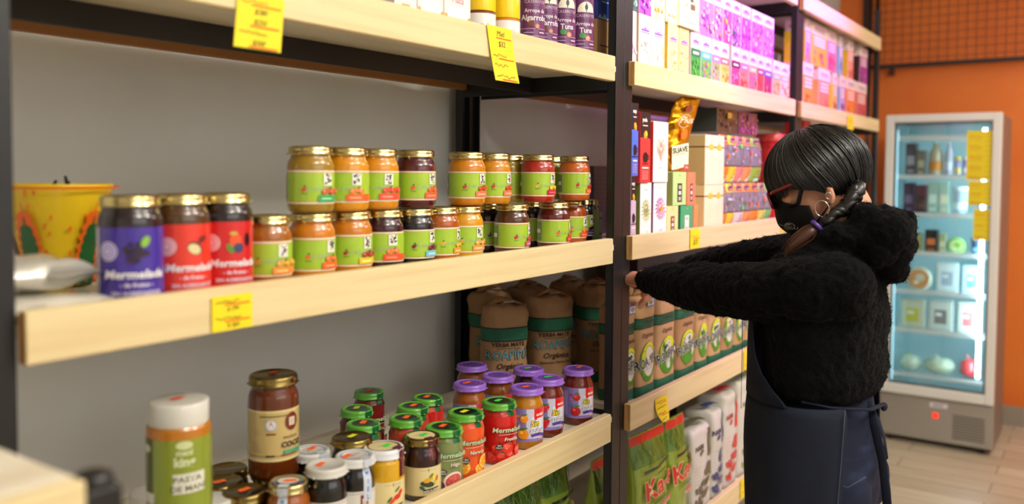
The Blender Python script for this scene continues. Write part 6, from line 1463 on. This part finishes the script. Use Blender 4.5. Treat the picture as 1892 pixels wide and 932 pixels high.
for j, (cx, cy, z, rx, rf, rb) in enumerate(BB):
    amax = (.62, .72, .80, 1.0, 1.6)[j]
    for i in range(n+1): a = -amax+2*amax*i/n; vs.append((cx+rx*math.sin(a), cy+rf*math.cos(a), z))
for j in range(len(BB)-1):
    for i in range(n): fs.append((j*(n+1)+i, (j+1)*(n+1)+i, (j+1)*(n+1)+i+1, j*(n+1)+i+1))
f.add(vs, fs, (255, 255, 255), 'denim_apron', True)
ap = child('apron', f, label='navy bib apron tied at the back')
bake(ap, [('SUBSURF', dict(levels=1, render_levels=1)), ('SOLIDIFY', dict(thickness=.003, offset=1))])
mb = MB()
for s_ in (-1, 1):
    pts = []
    for j, (cx, cy, z, rx, rf, rb) in enumerate(AP): amax = 2.36-.25*j/(len(AP)-1)-.06; c = math.cos(amax); pts.append((cx+s_*(rx+.0035)*math.sin(amax), cy+((rf if c > 0 else rb)+.0035)*c, z))
    mb.tube(pts, .0008, 5, m='stitch')
mb.tube([(-.186*math.sin(.45), .01+.151*math.cos(.45), z_) for z_ in (1.34, 1.25, 1.15, 1.05)], .0006, 5, m='stitch')
link('apron_stitching', mb, ap)
for pts in ([(1604, 742, 1.88), (1617, 790, 1.87), (1630, 850, 1.87), (1637, 905, 1.87), (1641, 960, 1.87)], [(1606, 744, 1.90), (1624, 778, 1.90), (1634, 812, 1.90), (1639, 848, 1.90)]):
    mb = MB(); mb.tube([rel(*p) for p in pts], [.008, .0095, .0085, .009, .009][:len(pts)], 8, m='denim_apron', flat=.22); link('apron_tie', mb, ap)
mb = MB(); mb.tube([(0, -.126, 1.085), (-.08, -.118, 1.09), (-.15, -.06, 1.10), (-.178, -.01, 1.11)], .007, 8, m='denim_apron', flat=.4); mb.ball((0.0, -.128, 1.080), (.011, .007, .009), 10, 8, m='denim_apron'); link('waist_tie', mb, ap)
# hair
def hsurf(phi, th, k=1.0):
    x = .0875*k*math.sin(th)*math.cos(phi); y = .1045*k*math.sin(th)*math.sin(phi); z = .0925*k*math.cos(th)
    return hp_(x, .002+y, .019+z)
def thmax(phi):
    s_ = math.sin(phi)   # 1 front, -1 back
    if s_ > .55: return math.radians(104)
    if s_ > 0: return math.radians(104+(.55-s_)/.55*15)
    return math.radians(119+(-s_)**.8*32)
f = MB(); n = 64; k_ = 20; vs = [hsurf(0, 0)]; fs = []
for j in range(1, k_+1):
    for i in range(n): phi = 2*PI*i/n; th = thmax(phi)*j/k_; vs.append(hsurf(phi, th, .985))
for i in range(n): fs.append((0, 1+i, 1+(i+1) % n))
for j in range(k_-1):
    for i in range(n): fs.append((1+j*n+i, 1+(j+1)*n+i, 1+(j+1)*n+(i+1) % n, 1+j*n+(i+1) % n))
f.add(vs, fs, (255, 255, 255), 'hair', True)
R = random.Random(2)
for s_ in range(2800):
    phi0 = R.uniform(0, 2*PI); ph = phi0; t0 = R.uniform(.02, .35) if R.random() < .7 else R.uniform(.3, .6); pts = []; rr_ = R.uniform(.985, 1.03) if R.random() < .93 else R.uniform(1.02, 1.06); amp = R.uniform(-.12, .12)
    front_ = math.sin(phi0) > .62; bl = min(1, max(0, (.62-math.sin(phi0))/.6)); ext = R.uniform(.90, 1.09) if front_ else R.uniform(.9, 1.0); m_ = 8
    for j in range(m_+1):
        t = t0+(ext-t0)*j/m_
        if not front_:
            tgt = -PI/2; dphi = (tgt-phi0+PI) % (2*PI)-PI; ph = phi0+dphi*.50*bl*t**2.2
        ph2 = ph+amp*t
        pts.append(hsurf(ph2, thmax(ph2)*t, rr_+.012*math.sin(PI*t)))
    f.tube(pts, [.0006]+[.0013]*(m_-1)+[.0005], 4, m='hair', cap=False)
hr = child('hair', f, label='black hair with a straight fringe, pulled back')
def braid_pts(): return [rel(px, py, X) for px, py, X in ((1584, 345, 1.845), (1578, 362, 1.84), (1568, 376, 1.832), (1553, 390, 1.825), (1535, 402, 1.815), (1517, 413, 1.805))]
f = MB(); bp_ = braid_pts(); bd = []
for i in range(len(bp_)-1):
    for q in range(3): bd.append(bp_[i].lerp(bp_[i+1], q/3))
for k in range(3):
    pts = [p+Vector((.0045*math.sin(i*.95+k*2.1), .006*math.cos(i*.95+k*2.1), .006*math.sin(i*1.9+k*2.1))) for i, p in enumerate(bd)]
    f.tube(pts, [.013-.005*i/len(pts) for i in range(len(pts))], 10, m='hair')
    for q in range(22):
        o_ = Vector((R.uniform(-.010, .010), R.uniform(-.010, .010), R.uniform(-.010, .010))); f.tube([p+o_*(1-.35*i/len(pts)) for i, p in enumerate(pts)], .0009, 4, m='hair', cap=False)
link('braid', f, hr)
f = MB(); tp = [rel(px, py, X) for px, py, X in ((1510, 417, 1.802), (1496, 430, 1.795), (1478, 443, 1.79), (1462, 455, 1.785), (1454, 468, 1.785))]
f.tube(tp, [.009, .013, .012, .008, .003], 10, m='braid')
for q in range(60):
    o_ = Vector((R.uniform(-.010, .010), R.uniform(-.012, .012), R.uniform(-.012, .012))); f.tube([tp[0]+o_*.5, tp[1]+o_, tp[2]+o_, tp[3]+o_*.8, tp[4]+o_*.8], [.001, .001, .001, .0008, .0004], 4, m='braid', cap=False)
link('braid_end', f, hr, label='loose brown end of the braid')
f = MB(); c = rel(1509, 418, 1.80); ax = (tp[1]-tp[0]).normalized(); u_ = ax.orthogonal().normalized(); v_ = ax.cross(u_)
f.tube([c+u_*.012*math.cos(t*PI/8)+v_*.012*math.sin(t*PI/8) for t in range(16)], .0045, 8, (70, 50, 130), 'plastic', closed=True); link('hair_tie', f, hr, label='purple hair tie')
# face mask
def msurf(u, v, o=0.0):   # u azimuth from front (rad), v 0 top .. 1 bottom
    z = -.016-.112*v; yf = .108+.008*math.sin(PI*min(1, v*1.3))-.040*max(0, v-.45)**1.2*1.6
    xs = .078-.022*max(0, v-.35)
    k = abs(math.cos(u))**1.12
    return hp_((xs+o)*math.sin(u)*(1-.04*v), .012+(yf-.012+o)*math.copysign(k, math.cos(u)), z-.012*(1-v)*abs(math.sin(u))**2)
f = MB(); vs = []; fs = []; n = 36; k_ = 16
for j in range(k_+1):
    for i in range(n+1):
        u = -1.42+2.84*i/n; w_ = max(0, abs(u)-.70)/.72; v = j/k_; v = .22*w_+v*(1-.22*w_-.45*w_)
        vs.append(msurf(u, v))
for j in range(k_):
    for i in range(n): fs.append((j*(n+1)+i, (j+1)*(n+1)+i, (j+1)*(n+1)+i+1, j*(n+1)+i+1))
f.add(vs, fs, (255, 255, 255), 'maskcloth', True); mk_ = child('face_mask', f, label='black cloth face mask with a small rose drawing')
bake(mk_, [('SOLIDIFY', dict(thickness=.002, offset=1))])
mb = MB()
for s_ in (-1, 1):
    mb.tube([msurf(s_*1.0, .14, .001), msurf(s_*1.2, .12, .002), hp_(s_*.078, .022, -.004), hp_(s_*.080, .006, .010)], [.009, .008, .006, .005], 8, m='maskcloth', flat=.35)
    mb.tube([msurf(s_*1.3, .66, .001), hp_(s_*.077, .008, -.078), hp_(s_*.078, -.008, -.066), hp_(s_*.078, -.016, -.058)], [.005, .0042, .003, .003], 8, m='maskcloth', flat=.4)
link('ear_loop', mb, mk_)
mb = MB(); a = Art(); a.ring(0, 0, .010, .008, .0009, (200, 200, 200), 18).ring(.0, .001, .0065, .005, .0008, (200, 200, 200), 14, .4, 5.6).ring(.001, .001, .0035, .003, .0007, (200, 200, 200), 10, 0, 4.5).line([(-.010, .003), (-.014, .006), (-.018, .010)], .0009, (200, 200, 200)).line([(-.012, .0), (-.015, -.003), (-.010, -.007)], .0008, (200, 200, 200)).line([(.004, -.009), (.010, -.010), (.013, -.006)], .0008, (200, 200, 200))
a.put(mb, lambda x, y, o: msurf(-.80-x/.07, .52-y/.108, .0034+o), 'paper'); link('rose_drawing', mb, mk_, label='pale rose outline')
# glasses
f = MB()
for s_ in (-1, 1):
    cx = s_*.033
    pts = [hp_(cx+.026*math.copysign(abs(math.cos(t))**.6, math.cos(t)), .106-.35*abs(cx+.026*math.cos(t))**1.4*.6, -.012+.018*math.copysign(abs(math.sin(t))**.7, math.sin(t))) for t in [2*PI*i/24 for i in range(24)]]
    f.tube(pts, .0028, 8, m='redframe', closed=True)
    f.tube([hp_(s_*.058, .096, -.002), hp_(s_*.070, .086, .000), hp_(s_*.079, .05, .003), hp_(s_*.080, .0, .004), hp_(s_*.080, -.012, -.004)], [.0045, .0045, .0038, .003, .0025], 8, m='redframe')
f.tube([hp_(-.009, .106, -.006), hp_(0, .109, -.002), hp_(.009, .106, -.006)], .0026, 8, m='redframe')
gl = child('glasses', f, label='dark red framed glasses')
for s_ in (-1, 1):
    cx = s_*.033; mb = MB(); pts = [hp_(cx+.0245*math.copysign(abs(math.cos(t))**.6, math.cos(t)), .105-.35*abs(cx+.026*math.cos(t))**1.4*.6, -.012+.0165*math.copysign(abs(math.sin(t))**.7, math.sin(t))) for t in [2*PI*i/24 for i in range(24)]]
    q = [p+(HR @ Vector((0, -.001, 0))) for p in pts]; mb.add(pts+q, [tuple(range(24)), tuple(reversed(range(24, 48)))]+[(i, 24+i, 24+(i+1) % 24, (i+1) % 24) for i in range(24)], m='lens'); link('lens', mb, gl)
# earrings
for px, py, X, r_, t_, nm in ((1519, 386, 1.808, .0165, .0011, 'large silver hoop'), (1531, 362, 1.812, .007, .0009, 'small silver hoop higher on the ear')):
    c = rel(px, py, X); f = MB(); f.tube([c+Vector((-.004*math.sin(t), r_*.85*math.cos(t), r_*math.sin(t))) for t in [2*PI*i/28 for i in range(28)]], t_, 6, m='silver', closed=True); child('hoop_earring', f, label=nm)
